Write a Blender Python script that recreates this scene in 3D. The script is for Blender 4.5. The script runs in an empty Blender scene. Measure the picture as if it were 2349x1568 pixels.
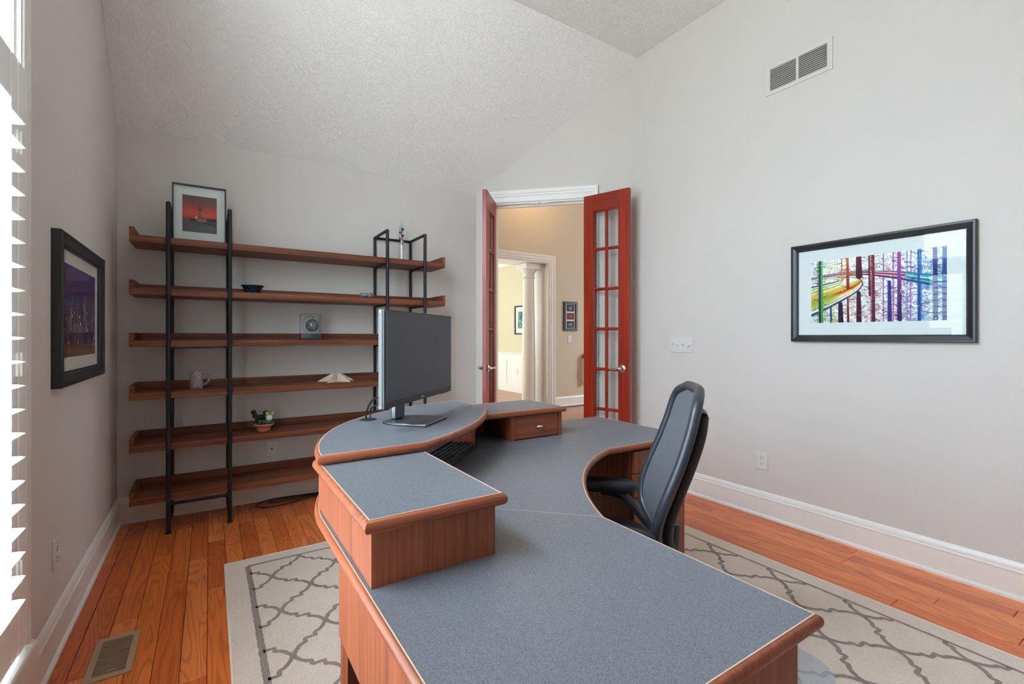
import bpy, bmesh, math, random
import numpy as np
from mathutils import Vector, Matrix

scene = bpy.context.scene
COL = scene.collection
random.seed(7)
R2 = math.sqrt(2.0)

# ------------------------------------------------------------------ camera
FPX, W, H = 1078.0, 2349.0, 1568.0
YAW = math.atan(694.5 / FPX)                 # side walls vanish left of the centre
CAM_H = 1.2
cam = bpy.data.cameras.new('camera')
cam.sensor_fit = 'HORIZONTAL'
cam.sensor_width = 36.0
cam.lens = FPX / W * 36.0
cam.shift_y = -12.0 / W
cam.clip_start = 0.02
cam_o = bpy.data.objects.new('camera', cam)
COL.objects.link(cam_o)
cam_o.location = (0, 0, CAM_H)
cam_o.rotation_euler = (math.pi / 2, 0, -YAW)
scene.camera = cam_o

# ------------------------------------------------------------------ world, light, exposure
world = bpy.data.worlds.new('overcast_sky')
scene.world = world
world.use_nodes = True
wn = world.node_tree
bg = wn.nodes['Background']
bg.inputs['Color'].default_value = (0.73, 0.86, 1.0, 1)
# overcast sky: three times brighter overhead than at the horizon
tc = wn.nodes.new('ShaderNodeTexCoord')
sx = wn.nodes.new('ShaderNodeSeparateXYZ')
mz = wn.nodes.new('ShaderNodeMath'); mz.operation = 'MAXIMUM'; mz.inputs[1].default_value = 0.0
ma = wn.nodes.new('ShaderNodeMath'); ma.operation = 'MULTIPLY_ADD'
SKY = 16.0
ma.inputs[1].default_value = SKY * 2 / 3
ma.inputs[2].default_value = SKY / 3
wn.links.new(tc.outputs['Generated'], sx.inputs[0])
wn.links.new(sx.outputs['Z'], mz.inputs[0])
wn.links.new(mz.outputs[0], ma.inputs[0])
wn.links.new(ma.outputs[0], bg.inputs['Strength'])
scene.view_settings.view_transform = 'Standard'
scene.view_settings.look = 'None'
scene.view_settings.gamma = 1.0
scene.view_settings.use_curve_mapping = False
scene.view_settings.exposure = 1.39
scene.cycles.max_bounces = 9
scene.cycles.diffuse_bounces = 6
scene.cycles.transparent_max_bounces = 12
scene.cycles.glossy_bounces = 3
scene.cycles.caustics_reflective = False
scene.cycles.sample_clamp_indirect = 6.0


def portal(name, loc, rot, sx, sy):
    l = bpy.data.lights.new(name, 'AREA')
    l.shape = 'RECTANGLE'
    l.size, l.size_y = sx, sy
    l.cycles.is_portal = True
    o = bpy.data.objects.new(name, l)
    COL.objects.link(o)
    o.location, o.rotation_euler = loc, rot
    return o


# room constants (metres)
XL, XR, YB, YF = -0.495, 3.11, 3.892, -1.45
ZB, ZC = 2.545, 3.61                          # back wall height, flat ceiling height
YS = YB - (ZC - ZB)                           # where the 45 degree slope meets the flat ceiling
AX, AY = 2.107, 3.892                         # diagonal wall, back end
BX, BY = 3.110, 2.889                         # diagonal wall, right end
WIN = (0.46, 2.0, 0.255, 3.3)               # left window opening: y0 y1 z0 z1
WF = (1.75, 2.75, 0.9, 2.5)                 # front window opening: x0 x1 z0 z1
YH = 6.34                                     # hall wall
portal('portal_left', (XL - 0.2, (WIN[0] + WIN[1]) / 2, (WIN[2] + WIN[3]) / 2), (0, -math.pi / 2, 0), WIN[3] - WIN[2], WIN[1] - WIN[0])
portal('portal_hall', (8.15, 4.2, 1.8), (0, math.pi / 2, 0), 1.6, 1.2)
portal('portal_dining', (3.3, 10.65, 1.6), (-math.pi / 2, 0, 0), 0.8, 1.4)


# ------------------------------------------------------------------ material helpers
def srgb(r, g, b):
    def c(v):
        v /= 255.0
        return v / 12.92 if v <= 0.04045 else ((v + 0.055) / 1.055) ** 2.4
    return (c(r), c(g), c(b), 1.0)


class NT:
    def __init__(self, name):
        self.m = bpy.data.materials.new(name)
        self.m.use_nodes = True
        self.t = self.m.node_tree
        self.bsdf = self.t.nodes['Principled BSDF']
        self.out = self.t.nodes['Material Output']

    def n(self, typ, **kw):
        nd = self.t.nodes.new(typ)
        for k, v in kw.items():
            setattr(nd, k, v)
        return nd

    def l(self, a, b):
        self.t.links.new(a, b)

    def coords(self, scale=(1, 1, 1), rand=False, rot=(0, 0, 0), kind='Object'):
        tc = self.n('ShaderNodeTexCoord')
        mp = self.n('ShaderNodeMapping')
        mp.inputs['Scale'].default_value = scale
        mp.inputs['Rotation'].default_value = rot
        self.l(tc.outputs[kind], mp.inputs['Vector'])
        if rand:
            oi = self.n('ShaderNodeObjectInfo')
            mu = self.n('ShaderNodeMath', operation='MULTIPLY')
            mu.inputs[1].default_value = 173.0
            self.l(oi.outputs['Random'], mu.inputs[0])
            cb = self.n('ShaderNodeCombineXYZ')
            for i in range(3):
                self.l(mu.outputs[0], cb.inputs[i])
            self.l(cb.outputs[0], mp.inputs['Location'])
        return mp.outputs['Vector']

    def noise(self, vec, scale, detail=3.0, rough=0.55, dist=0.0):
        nd = self.n('ShaderNodeTexNoise')
        nd.inputs['Scale'].default_value = scale
        nd.inputs['Detail'].default_value = detail
        nd.inputs['Roughness'].default_value = rough
        nd.inputs['Distortion'].default_value = dist
        self.l(vec, nd.inputs['Vector'])
        return nd.outputs['Fac']

    def ramp(self, fac, stops):
        r = self.n('ShaderNodeValToRGB')
        els = r.color_ramp.elements
        els[0].position, els[0].color = stops[0]
        els[1].position, els[1].color = stops[1]
        for p, c in stops[2:]:
            e = els.new(p)
            e.color = c
        self.l(fac, r.inputs['Fac'])
        return r.outputs['Color']

    def mixc(self, a, b, fac, mode='MIX'):
        m = self.n('ShaderNodeMix', data_type='RGBA', blend_type=mode)
        for sock, v in ((m.inputs[0], fac), (m.inputs[6], a), (m.inputs[7], b)):
            if isinstance(v, (int, float)):
                sock.default_value = v
            elif isinstance(v, tuple):
                sock.default_value = v
            else:
                self.l(v, sock)
        return m.outputs[2]

    def bump(self, height, strength, dist):
        b = self.n('ShaderNodeBump')
        b.inputs['Strength'].default_value = strength
        b.inputs['Distance'].default_value = dist
        self.l(height, b.inputs['Height'])
        self.l(b.outputs['Normal'], self.bsdf.inputs['Normal'])

    def base(self, c):
        s = self.bsdf.inputs['Base Color']
        if isinstance(c, tuple):
            s.default_value = c
        else:
            self.l(c, s)

    def set(self, rough=0.5, metal=0.0, spec=0.5, coat=0.0):
        self.bsdf.inputs['Roughness'].default_value = rough
        self.bsdf.inputs['Metallic'].default_value = metal
        self.bsdf.inputs['Specular IOR Level'].default_value = spec
        self.bsdf.inputs['Coat Weight'].default_value = coat


def plain(name, c, rough=0.5, metal=0.0, spec=0.5, coat=0.0, var=0.06, vs=30.0):
    t = NT(name)
    v = t.coords()
    f = t.noise(v, vs)
    d = tuple(max(0, x * (1 - var)) for x in c[:3]) + (1,)
    u = tuple(min(1, x * (1 + var)) for x in c[:3]) + (1,)
    t.base(t.ramp(f, [(0.3, d), (0.7, u)]))
    t.set(rough, metal, spec, coat)
    return t.m


def glassy(name, tint=(0.96, 0.98, 0.98, 1), ior=1.45, rough=0.0, boost=1.0):
    t = NT(name)
    t.t.nodes.remove(t.bsdf)
    tr = t.n('ShaderNodeBsdfTransparent')
    tr.inputs['Color'].default_value = tint
    gl = t.n('ShaderNodeBsdfGlossy')
    gl.inputs['Roughness'].default_value = rough
    lw = t.n('ShaderNodeLayerWeight')
    lw.inputs['Blend'].default_value = 0.5
    pw = t.n('ShaderNodeMath', operation='POWER')
    pw.inputs[1].default_value = 5.0
    t.l(lw.outputs['Facing'], pw.inputs[0])
    r0 = ((ior - 1) / (ior + 1)) ** 2
    ma = t.n('ShaderNodeMath', operation='MULTIPLY_ADD')
    ma.inputs[1].default_value = 1 - r0
    ma.inputs[2].default_value = r0
    t.l(pw.outputs[0], ma.inputs[0])
    mu = t.n('ShaderNodeMath', operation='MULTIPLY', use_clamp=True)
    mu.inputs[1].default_value = boost
    t.l(ma.outputs[0], mu.inputs[0])
    mx = t.n('ShaderNodeMixShader')
    t.l(mu.outputs[0], mx.inputs[0])
    t.l(tr.outputs[0], mx.inputs[1])
    t.l(gl.outputs[0], mx.inputs[2])
    t.l(mx.outputs[0], t.out.inputs['Surface'])
    return t.m


def streak_wood(name, dark, mid, light, axis, rough=0.4, scale=1.0, coat=0.0, rand=True, cont=1.0):
    """veneer: fine straight streaks running along the given local axis"""
    t = NT(name)
    sc = [95 * scale] * 3
    sc[axis] = 2.6 * scale
    v = t.coords(tuple(sc), rand=rand)
    f1 = t.noise(v, 1.0, 4.0, 0.6, 0.4)
    sc2 = [14 * scale] * 3
    sc2[axis] = 0.9 * scale
    v2 = t.coords(tuple(sc2), rand=rand)
    f2 = t.noise(v2, 1.0, 2.0, 0.5, 0.8)
    c1 = t.ramp(f1, [(0.3, dark), (0.5, mid), (0.72, light)])
    c2 = t.ramp(f2, [(0.3, (1 - .28 * cont,) * 3 + (1,)), (0.7, (1, 1, 1, 1))])
    t.base(t.mixc(c1, c2, 0.9, 'MULTIPLY'))
    t.set(rough, 0, 0.45, coat)
    return t.m


def oak_floor(name):
    t = NT(name)
    v = t.coords((12, 1.25, 1), rand=True)
    # growth rings: long wavy contour lines of a smooth field give cathedral figure
    fld = t.noise(v, 0.85, 1.2, 0.45, 0.25)
    mu = t.n('ShaderNodeMath', operation='MULTIPLY')
    mu.inputs[1].default_value = 17.0
    t.l(fld, mu.inputs[0])
    fr = t.n('ShaderNodeMath', operation='FRACT')
    t.l(mu.outputs[0], fr.inputs[0])
    vp = t.coords((330, 7, 1), rand=True)
    pores = t.noise(vp, 1.0, 2.0)
    vb = t.coords((26, 1.6, 1), rand=True)
    blotch = t.noise(vb, 1.0, 2.0)
    oi = t.n('ShaderNodeObjectInfo')
    basec = t.ramp(oi.outputs['Random'], [(0.0, srgb(210, 104, 54)), (0.3, srgb(234, 126, 66)), (0.55, srgb(250, 148, 82)), (0.78, srgb(224, 116, 60)), (1.0, srgb(242, 134, 68))])
    lines = t.ramp(fr.outputs[0], [(0.0, (0.62, 0.5, 0.44, 1)), (0.1, (0.86, 0.8, 0.77, 1)), (0.3, (1, 1, 1, 1)), (0.72, (0.96, 0.94, 0.92, 1)), (0.93, (0.6, 0.48, 0.42, 1))])
    c = t.mixc(basec, lines, 0.7, 'MULTIPLY')
    pr = t.ramp(pores, [(0.36, (0.74, 0.66, 0.6, 1)), (0.5, (1, 1, 1, 1))])
    c = t.mixc(c, pr, 0.45, 'MULTIPLY')
    c = t.mixc(c, t.ramp(blotch, [(0.3, (0.84, 0.8, 0.78, 1)), (0.65, (1, 1, 1, 1))]), 0.8, 'MULTIPLY')
    t.base(c)
    t.set(0.3, 0, 0.45, 0.12)
    t.bump(pores, 0.06, 0.001)
    return t.m


def speckle(name, a, b, rough=0.4, scale=700.0):
    t = NT(name)
    v = t.coords()
    f = t.noise(v, scale, 2.0, 0.7)
    t.base(t.ramp(f, [(0.38, a), (0.62, b)]))
    t.set(rough, 0, 0.5)
    return t.m


def wall_paint(name, c, bs=0.12):
    t = NT(name)
    v = t.coords()
    f = t.noise(v, 140.0, 3.0)
    g = t.noise(v, 1.4, 2.0)
    d = tuple(x * 0.985 for x in c[:3]) + (1,)
    t.base(t.ramp(g, [(0.3, d), (0.7, c)]))
    t.set(0.62, 0, 0.25)
    t.bump(f, bs, 0.001)
    return t.m


M = {}
M['wall'] = wall_paint('greige_wall_paint', srgb(211, 205, 199))
M['hall'] = wall_paint('tan_hall_paint', srgb(205, 190, 165))
M['dining'] = wall_paint('sage_dining_paint', srgb(205, 198, 168))
t = NT('knockdown_ceiling')
v = t.coords()
f = t.noise(v, 26.0, 4.0, 0.6, 1.6)
f2 = t.ramp(f, [(0.46, (0, 0, 0, 1)), (0.56, (1, 1, 1, 1))])
t.base(srgb(238, 237, 234))
t.set(0.8, 0, 0.2)
t.bump(f2, 0.62, 0.003)
M['ceiling'] = t.m
M['trim'] = plain('white_trim_paint', srgb(232, 230, 224), 0.35, var=0.01)
M['shutter'] = plain('white_shutter_paint', srgb(240, 239, 235), 0.4, var=0.01)
M['glass'] = glassy('window_glass')
M['picglass'] = glassy('picture_glass', ior=1.5, boost=0.35)
M['acrylic'] = glassy('clear_acrylic', (0.93, 0.95, 0.96, 1), 1.5)
M['tubeglass'] = glassy('clear_tube_glass', (0.9, 0.93, 0.94, 1), 1.9)
M['plank'] = oak_floor('red_oak_floor_boards')
M['bounce_ground'] = plain('pale_bounce_ground', srgb(208, 200, 188), 0.9)
M['subfloor'] = plain('floor_joint', srgb(52, 26, 14), 0.8)
M['hallfloor'] = streak_wood('hall_oak_floor', srgb(150, 96, 62), srgb(176, 120, 84), srgb(196, 142, 104), 0, 0.3, 0.3)
M['door'] = streak_wood('mahogany_door_stile', srgb(132, 30, 10), srgb(158, 42, 14), srgb(172, 54, 20), 2, 0.32, 0.6, 0.05)
M['doorh'] = streak_wood('mahogany_door_rail', srgb(126, 28, 10), srgb(150, 38, 14), srgb(166, 50, 20), 0, 0.32, 0.6, 0.05)
M['nickel'] = plain('satin_nickel', (0.62, 0.6, 0.57, 1), 0.28, 1.0, var=0.02)
M['chrome'] = plain('polished_chrome', (0.8, 0.8, 0.8, 1), 0.12, 1.0, var=0.02)
M['brass'] = plain('antique_brass', srgb(176, 140, 96), 0.35, 1.0, var=0.02)
M['laminate'] = speckle('grey_blue_speckled_laminate', srgb(78, 80, 86), srgb(116, 119, 126), 0.42, 620.0)
M['cherryx'] = streak_wood('cherry_laminate_x', srgb(122, 60, 36), srgb(148, 79, 49), srgb(163, 93, 61), 0, 0.42, 1.0)
M['cherryy'] = streak_wood('cherry_laminate_y', srgb(122, 60, 36), srgb(148, 79, 49), srgb(163, 93, 61), 1, 0.42, 1.0)
M['cherryz'] = streak_wood('cherry_laminate_z', srgb(122, 60, 36), srgb(148, 79, 49), srgb(163, 93, 61), 2, 0.42, 1.0)
M['pale'] = plain('pale_edge_line', srgb(206, 176, 150), 0.5, var=0.02)
M['walnut'] = streak_wood('acacia_shelf', srgb(76, 38, 22), srgb(120, 64, 38), srgb(150, 88, 54), 0, 0.5, 0.42)
M['blackmetal'] = plain('black_powder_coat', srgb(30, 30, 32), 0.45, 0.3, var=0.03)
M['blackframe'] = plain('black_satin_frame', srgb(34, 35, 38), 0.35, 0.0, var=0.03)
M['mat'] = plain('white_mat_board', srgb(236, 238, 236), 0.8, var=0.005)
M['cream'] = plain('cream_mat_board', srgb(226, 216, 204), 0.8, var=0.005)
M['plate'] = plain('white_wall_plate', srgb(214, 212, 208), 0.4, var=0.005)
M['dark'] = plain('dark_recess', srgb(14, 13, 12), 0.8)
M['ventw'] = plain('white_grille_metal', srgb(210, 206, 200), 0.45, var=0.01)
M['ventgrey'] = plain('shaded_duct_metal', srgb(96, 94, 90), 0.6)
M['bronze'] = plain('tan_register_metal', srgb(178, 152, 124), 0.45, 0.1, var=0.03)
M['plastic'] = plain('black_plastic', srgb(36, 36, 39), 0.42, var=0.05)
M['chairframe'] = plain('charcoal_chair_plastic', srgb(46, 49, 56), 0.36, var=0.05)
M['monframe'] = plain('dark_monitor_bezel', srgb(36, 37, 40), 0.38, var=0.02)
M['screen'] = plain('switched_off_screen', srgb(54, 60, 72), 0.34, spec=0.6, var=0.02)
M['silver'] = plain('silver_plastic', srgb(112, 116, 120), 0.5, 0.2, var=0.02)
M['logo'] = plain('pale_logo_ink', srgb(206, 210, 214), 0.4)
M['standm'] = plain('grey_metal_stand', srgb(92, 96, 104), 0.3, 0.75, var=0.02)
M['key'] = plain('black_key_caps', srgb(20, 20, 22), 0.5, var=0.1)
M['legend'] = plain('pale_key_legend', srgb(150, 150, 150), 0.6)
M['cable'] = plain('black_cable', srgb(18, 18, 19), 0.5)
M['cablegrey'] = plain('pale_grey_cable', srgb(170, 178, 184), 0.5)
t = NT('grey_chair_mesh')
v = t.coords((1, 1, 1))
w1 = t.n('ShaderNodeTexWave', wave_type='BANDS', bands_direction='X')
w1.inputs['Scale'].default_value = 130
w2 = t.n('ShaderNodeTexWave', wave_type='BANDS', bands_direction='Z')
w2.inputs['Scale'].default_value = 110
t.l(v, w1.inputs['Vector'])
t.l(v, w2.inputs['Vector'])
mm = t.n('ShaderNodeMath', operation='MULTIPLY')
t.l(w1.outputs['Fac'], mm.inputs[0])
t.l(w2.outputs['Fac'], mm.inputs[1])
t.base(t.ramp(mm.outputs[0], [(0.1, srgb(66, 67, 71)), (0.6, srgb(128, 130, 136))]))
t.set(0.6, 0, 0.4)
t.bump(mm.outputs[0], 0.4, 0.001)
M['mesh'] = t.m
t = NT('cream_rug_pile')
v = t.coords()
f = t.noise(v, 300.0, 3.0, 0.7)
g = t.noise(v, 5.0, 2.0)
c1 = t.ramp(f, [(0.3, srgb(222, 202, 188)), (0.7, srgb(248, 232, 219))])
t.base(t.mixc(c1, t.ramp(g, [(0.3, (0.94, 0.93, 0.92, 1)), (0.7, (1, 1, 1, 1))]), 0.8, 'MULTIPLY'))
t.set(0.95, 0, 0.1)
t.bump(f, 0.9, 0.004)
M['rug'] = t.m
t = NT('taupe_rug_pile')
v = t.coords()
f = t.noise(v, 300.0, 3.0, 0.7)
t.base(t.ramp(f, [(0.3, srgb(142, 126, 119)), (0.7, srgb(176, 160, 153))]))
t.set(0.95, 0, 0.1)
t.bump(f, 0.9, 0.004)
M['rugline'] = t.m
M['rugedge'] = plain('rug_binding', srgb(226, 214, 198), 0.9, vs=200)
M['mug'] = speckle('lilac_stoneware_glaze', srgb(120, 100, 108), srgb(178, 164, 170), 0.25, 120)
M['bowl'] = speckle('dark_blue_glaze', srgb(16, 28, 38), srgb(44, 66, 80), 0.2, 60)
M['stone'] = speckle('brown_grey_polished_stone', srgb(60, 46, 44), srgb(158, 144, 138), 0.25, 45)
t = NT('starfish_shell')
v = t.coords()
vo = t.n('ShaderNodeTexVoronoi')
vo.inputs['Scale'].default_value = 160
t.l(v, vo.inputs['Vector'])
t.base(t.ramp(vo.outputs['Distance'], [(0.1, srgb(232, 220, 202)), (0.7, srgb(198, 180, 158))]))
t.set(0.85, 0, 0.2)
t.bump(vo.outputs['Distance'], 0.8, 0.003)
M['starfish'] = t.m
M['terracotta'] = speckle('coral_crochet_yarn', srgb(186, 98, 70), srgb(222, 134, 104), 0.9, 260)
M['dgreen'] = speckle('dark_green_yarn', srgb(22, 30, 18), srgb(42, 54, 34), 0.9, 300)
M['mgreen'] = speckle('green_yarn', srgb(30, 84, 46), srgb(70, 128, 78), 0.9, 300)
M['lgreen'] = speckle('light_green_yarn', srgb(120, 158, 66), srgb(172, 204, 112), 0.9, 300)
M['wyarn'] = speckle('white_yarn', srgb(200, 204, 196), srgb(238, 240, 232), 0.9, 300)
M['ryarn'] = speckle('dark_red_yarn', srgb(58, 10, 16), srgb(92, 22, 30), 0.9, 300)
t = NT('iridescent_art_glass')
v = t.coords()
vo = t.n('ShaderNodeTexVoronoi')
vo.inputs['Scale'].default_value = 75
t.l(v, vo.inputs['Vector'])
hs = t.n('ShaderNodeMix', data_type='RGBA')
hs.inputs[0].default_value = 0.8
hs.inputs[7].default_value = srgb(52, 44, 54)
t.l(vo.outputs['Color'], hs.inputs[6])
t.base(hs.outputs[2])
t.set(0.06, 0.25, 0.8)
M['artglass'] = t.m
M['lampw'] = NT('lit_lamp_glass')
M['lampw'].bsdf.inputs['Emission Color'].default_value = (1.0, 0.62, 0.28, 1)
M['lampw'].bsdf.inputs['Emission Strength'].default_value = 9.0
M['lampw'] = M['lampw'].m
t = NT('clear_vinyl_mat')
t.t.nodes.remove(t.bsdf)
tr = t.n('ShaderNodeBsdfTransparent')
tr.inputs['Color'].default_value = (0.93, 0.95, 0.97, 1)
df = t.n('ShaderNodeBsdfDiffuse')
df.inputs['Color'].default_value = (0.78, 0.8, 0.84, 1)
gl = t.n('ShaderNodeBsdfGlossy')
gl.inputs['Roughness'].default_value = 0.25
m1 = t.n('ShaderNodeMixShader')
m1.inputs[0].default_value = 0.22
t.l(tr.outputs[0], m1.inputs[1])
t.l(df.outputs[0], m1.inputs[2])
m2 = t.n('ShaderNodeMixShader')
m2.inputs[0].default_value = 0.06
t.l(m1.outputs[0], m2.inputs[1])
t.l(gl.outputs[0], m2.inputs[2])
t.l(m2.outputs[0], t.out.inputs['Surface'])
M['vinyl'] = t.m
t = NT('printed_picture')
at = t.n('ShaderNodeAttribute')
at.attribute_name = 'ink'
t.base(at.outputs['Color'])
t.set(0.6, 0, 0.3)
M['print'] = t.m


# ------------------------------------------------------------------ mesh helpers
def catmull(pts, sub=6):
    pts = [Vector(p) for p in pts]
    out = []
    n = len(pts)
    for i in range(n - 1):
        p0, p1, p2, p3 = pts[max(i - 1, 0)], pts[i], pts[i + 1], pts[min(i + 2, n - 1)]
        for k in range(sub):
            u = k / sub
            out.append(0.5 * ((2 * p1) + (p2 - p0) * u + (2 * p0 - 5 * p1 + 4 * p2 - p3) * u * u + (3 * p1 - p0 - 3 * p2 + p3) * u ** 3))
    out.append(pts[-1])
    return out


class MB:
    def __init__(self):
        self.v, self.f = [], []

    def add(self, vs, fs):
        o = len(self.v)
        self.v += [tuple(p) for p in vs]
        self.f += [tuple(i + o for i in f) for f in fs]
        return self

    def box(self, x0, y0, z0, x1, y1, z1):
        vs = [(x, y, z) for z in (z0, z1) for y in (y0, y1) for x in (x0, x1)]
        return self.add(vs, [(0, 2, 3, 1), (4, 5, 7, 6), (0, 1, 5, 4), (2, 6, 7, 3), (0, 4, 6, 2), (1, 3, 7, 5)])

    def obox(self, c, ex, ey, ez, sx, sy, sz):
        """oriented box: centre, axes, half sizes"""
        c, ex, ey, ez = Vector(c), Vector(ex), Vector(ey), Vector(ez)
        vs = [c + ex * (i * sx) + ey * (j * sy) + ez * (k * sz) for k in (-1, 1) for j in (-1, 1) for i in (-1, 1)]
        return self.add(vs, [(0, 2, 3, 1), (4, 5, 7, 6), (0, 1, 5, 4), (2, 6, 7, 3), (0, 4, 6, 2), (1, 3, 7, 5)])

    def prism(self, poly, z0, z1):
        n = len(poly)
        vs = [(p[0], p[1], z0) for p in poly] + [(p[0], p[1], z1) for p in poly]
        fs = [tuple(range(n - 1, -1, -1)), tuple(range(n, 2 * n))]
        fs += [(i, (i + 1) % n, n + (i + 1) % n, n + i) for i in range(n)]
        return self.add(vs, fs)

    def prism_yz(self, poly, x0, x1):
        n = len(poly)
        vs = [(x0, p[0], p[1]) for p in poly] + [(x1, p[0], p[1]) for p in poly]
        fs = [tuple(range(n)), tuple(range(2 * n - 1, n - 1, -1))]
        fs += [(i, n + i, n + (i + 1) % n, (i + 1) % n) for i in range(n)]
        return self.add(vs, fs)

    def tube(self, pts, r, seg=10, closed=False):
        pts = [Vector(p) for p in pts]
        n = len(pts)
        rs = r if isinstance(r, (list, tuple)) else [r] * n
        rings = []
        up = None
        for i in range(n):
            a = pts[i - 1] if (i > 0 or closed) else pts[i]
            b = pts[(i + 1) % n] if (i < n - 1 or closed) else pts[i]
            d = (b - a).normalized()
            if up is None:
                up = Vector((0, 0, 1)) if abs(d.z) < 0.9 else Vector((1, 0, 0))
            sx = d.cross(up)
            if sx.length < 1e-5:
                sx = d.cross(Vector((0.3, 1, 0.1)))
            sx.normalize()
            sy = sx.cross(d).normalized()
            up = sy
            rr = rs[i]
            ra, rb = rr if isinstance(rr, tuple) else (rr, rr)
            rings.append([pts[i] + sx * (math.cos(2 * math.pi * k / seg) * ra) + sy * (math.sin(2 * math.pi * k / seg) * rb) for k in range(seg)])
        return self.loft(rings, closed)

    def loft(self, rings, closed=False, cap=True):
        n, m = len(rings), len(rings[0])
        vs = [p for r in rings for p in r]
        fs = []
        for i in range(n if closed else n - 1):
            a, b = i * m, ((i + 1) % n) * m
            for k in range(m):
                fs.append((a + k, a + (k + 1) % m, b + (k + 1) % m, b + k))
        if cap and not closed:
            fs.append(tuple(range(m - 1, -1, -1)))
            fs.append(tuple((n - 1) * m + k for k in range(m)))
        return self.add(vs, fs)

    def lathe(self, prof, c=(0, 0, 0), seg=24, axis=2):
        rings = []
        for r, z in prof:
            ring = []
            for k in range(seg):
                a = 2 * math.pi * k / seg
                p = [math.cos(a) * max(r, 1e-5), math.sin(a) * max(r, 1e-5), z]
                if axis == 0:
                    p = [p[2], p[0], p[1]]
                elif axis == 1:
                    p = [p[1], p[2], p[0]]
                ring.append(Vector(p) + Vector(c))
            rings.append(ring)
        return self.loft(rings)

    def ball(self, c, rx, ry=None, rz=None, seg=12, rings=8):
        ry, rz = ry or rx, rz or rx
        rr = []
        for i in range(rings + 1):
            a = -math.pi / 2 + math.pi * i / rings
            ca = max(math.cos(a), 1e-4)
            rr.append([(c[0] + rx * ca * math.cos(2 * math.pi * k / seg), c[1] + ry * ca * math.sin(2 * math.pi * k / seg), c[2] + rz * math.sin(a)) for k in range(seg)])
        return self.loft(rr)

    def sweep(self, path, prof, closed=False, up=(0, 0, 1), side=1):
        """sweep a profile [(out, z)] along a planar path; out is to the right of travel when side = 1"""
        path = [Vector(p) for p in path]
        up = Vector(up)
        n = len(path)
        rings = []
        for i in range(n):
            if closed or 0 < i < n - 1:
                d0 = (path[i] - path[i - 1]).normalized()
                d1 = (path[(i + 1) % n] - path[i]).normalized()
            elif i == 0:
                d0 = d1 = (path[1] - path[0]).normalized()
            else:
                d0 = d1 = (path[-1] - path[-2]).normalized()
            n0, n1 = d0.cross(up) * side, d1.cross(up) * side
            mt = (n0 + n1)
            mt = mt.normalized() / max(0.3, math.sqrt(max(0.05, (1 + n0.dot(n1)) / 2)))
            rings.append([path[i] + mt * o + up * z for o, z in prof])
        return self.loft(rings, closed)

    def build(self, name, mat, parent=None, smooth=False, bevel=0.0, seg=2, kind=None, sub=0, angle=40):
        me = bpy.data.meshes.new(name)
        me.from_pydata(self.v, [], self.f)
        bm = bmesh.new()
        bm.from_mesh(me)
        bmesh.ops.recalc_face_normals(bm, faces=bm.faces)
        bm.to_mesh(me)
        bm.free()
        me.materials.append(M[mat] if isinstance(mat, str) else mat)
        if smooth or bevel:
            me.polygons.foreach_set('use_smooth', [True] * len(me.polygons))
            me.set_sharp_from_angle(angle=math.radians(angle))
        o = bpy.data.objects.new(name, me)
        COL.objects.link(o)
        if parent is not None:
            o.parent = parent
        if bevel:
            b = o.modifiers.new('bevel', 'BEVEL')
            b.width, b.segments, b.limit_method = bevel, seg, 'ANGLE'
            b.angle_limit = math.radians(35)
        if sub:
            s = o.modifiers.new('subdivision', 'SUBSURF')
            s.levels = s.render_levels = sub
            me.polygons.foreach_set('use_smooth', [True] * len(me.polygons))
        if kind:
            o['kind'] = kind
        return o


def thing(name, label, cat, loc=(0, 0, 0), rz=0.0, group=None):
    o = bpy.data.objects.new(name, None)
    COL.objects.link(o)
    o.empty_display_size = 0.1
    o.location = loc
    o.rotation_euler = (0, 0, rz)
    o['label'], o['category'] = label, cat
    if group:
        o['group'] = group
    return o


def tag(o, label, cat, group=None):
    o['label'], o['category'] = label, cat
    if group:
        o['group'] = group
    return o


def struct(o, label=None):
    o['kind'] = 'structure'
    if label:
        o['label'] = label
    return o


def empty_struct(name, loc=(0, 0, 0), label=None):
    o = bpy.data.objects.new(name, None)
    COL.objects.link(o)
    o.location = loc
    o.empty_display_size = 0.1
    return struct(o, label)


# ================================================================== STRUCTURE
# floor: sub-floor slab with single boards running to the back wall
fl = MB().box(XL - 0.15, YF - 0.15, -0.1, XR + 0.12, YB + 0.12, -0.0125).build('floor', 'subfloor')
struct(fl, 'red oak board floor of the study')
PW = 0.083
lens = [0.62, 0.84, 1.06, 1.3]


def plank_mesh(L):
    g, e, d = 0.0009, 0.0018, 0.0125
    mb = MB()
    x0, x1, y0, y1 = g, PW - g, g, L - g
    vs = [(x0, y0, -d), (x1, y0, -d), (x1, y1, -d), (x0, y1, -d),
          (x0, y0, -e), (x1, y0, -e), (x1, y1, -e), (x0, y1, -e),
          (x0 + e, y0 + e, 0), (x1 - e, y0 + e, 0), (x1 - e, y1 - e, 0), (x0 + e, y1 - e, 0)]
    fs = [(0, 1, 5, 4), (1, 2, 6, 5), (2, 3, 7, 6), (3, 0, 4, 7), (4, 5, 9, 8), (5, 6, 10, 9), (6, 7, 11, 10), (7, 4, 8, 11), (8, 9, 10, 11)]
    me = bpy.data.meshes.new('plank')
    me.from_pydata(vs, [], fs)
    me.materials.append(M['plank'])
    return me


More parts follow.
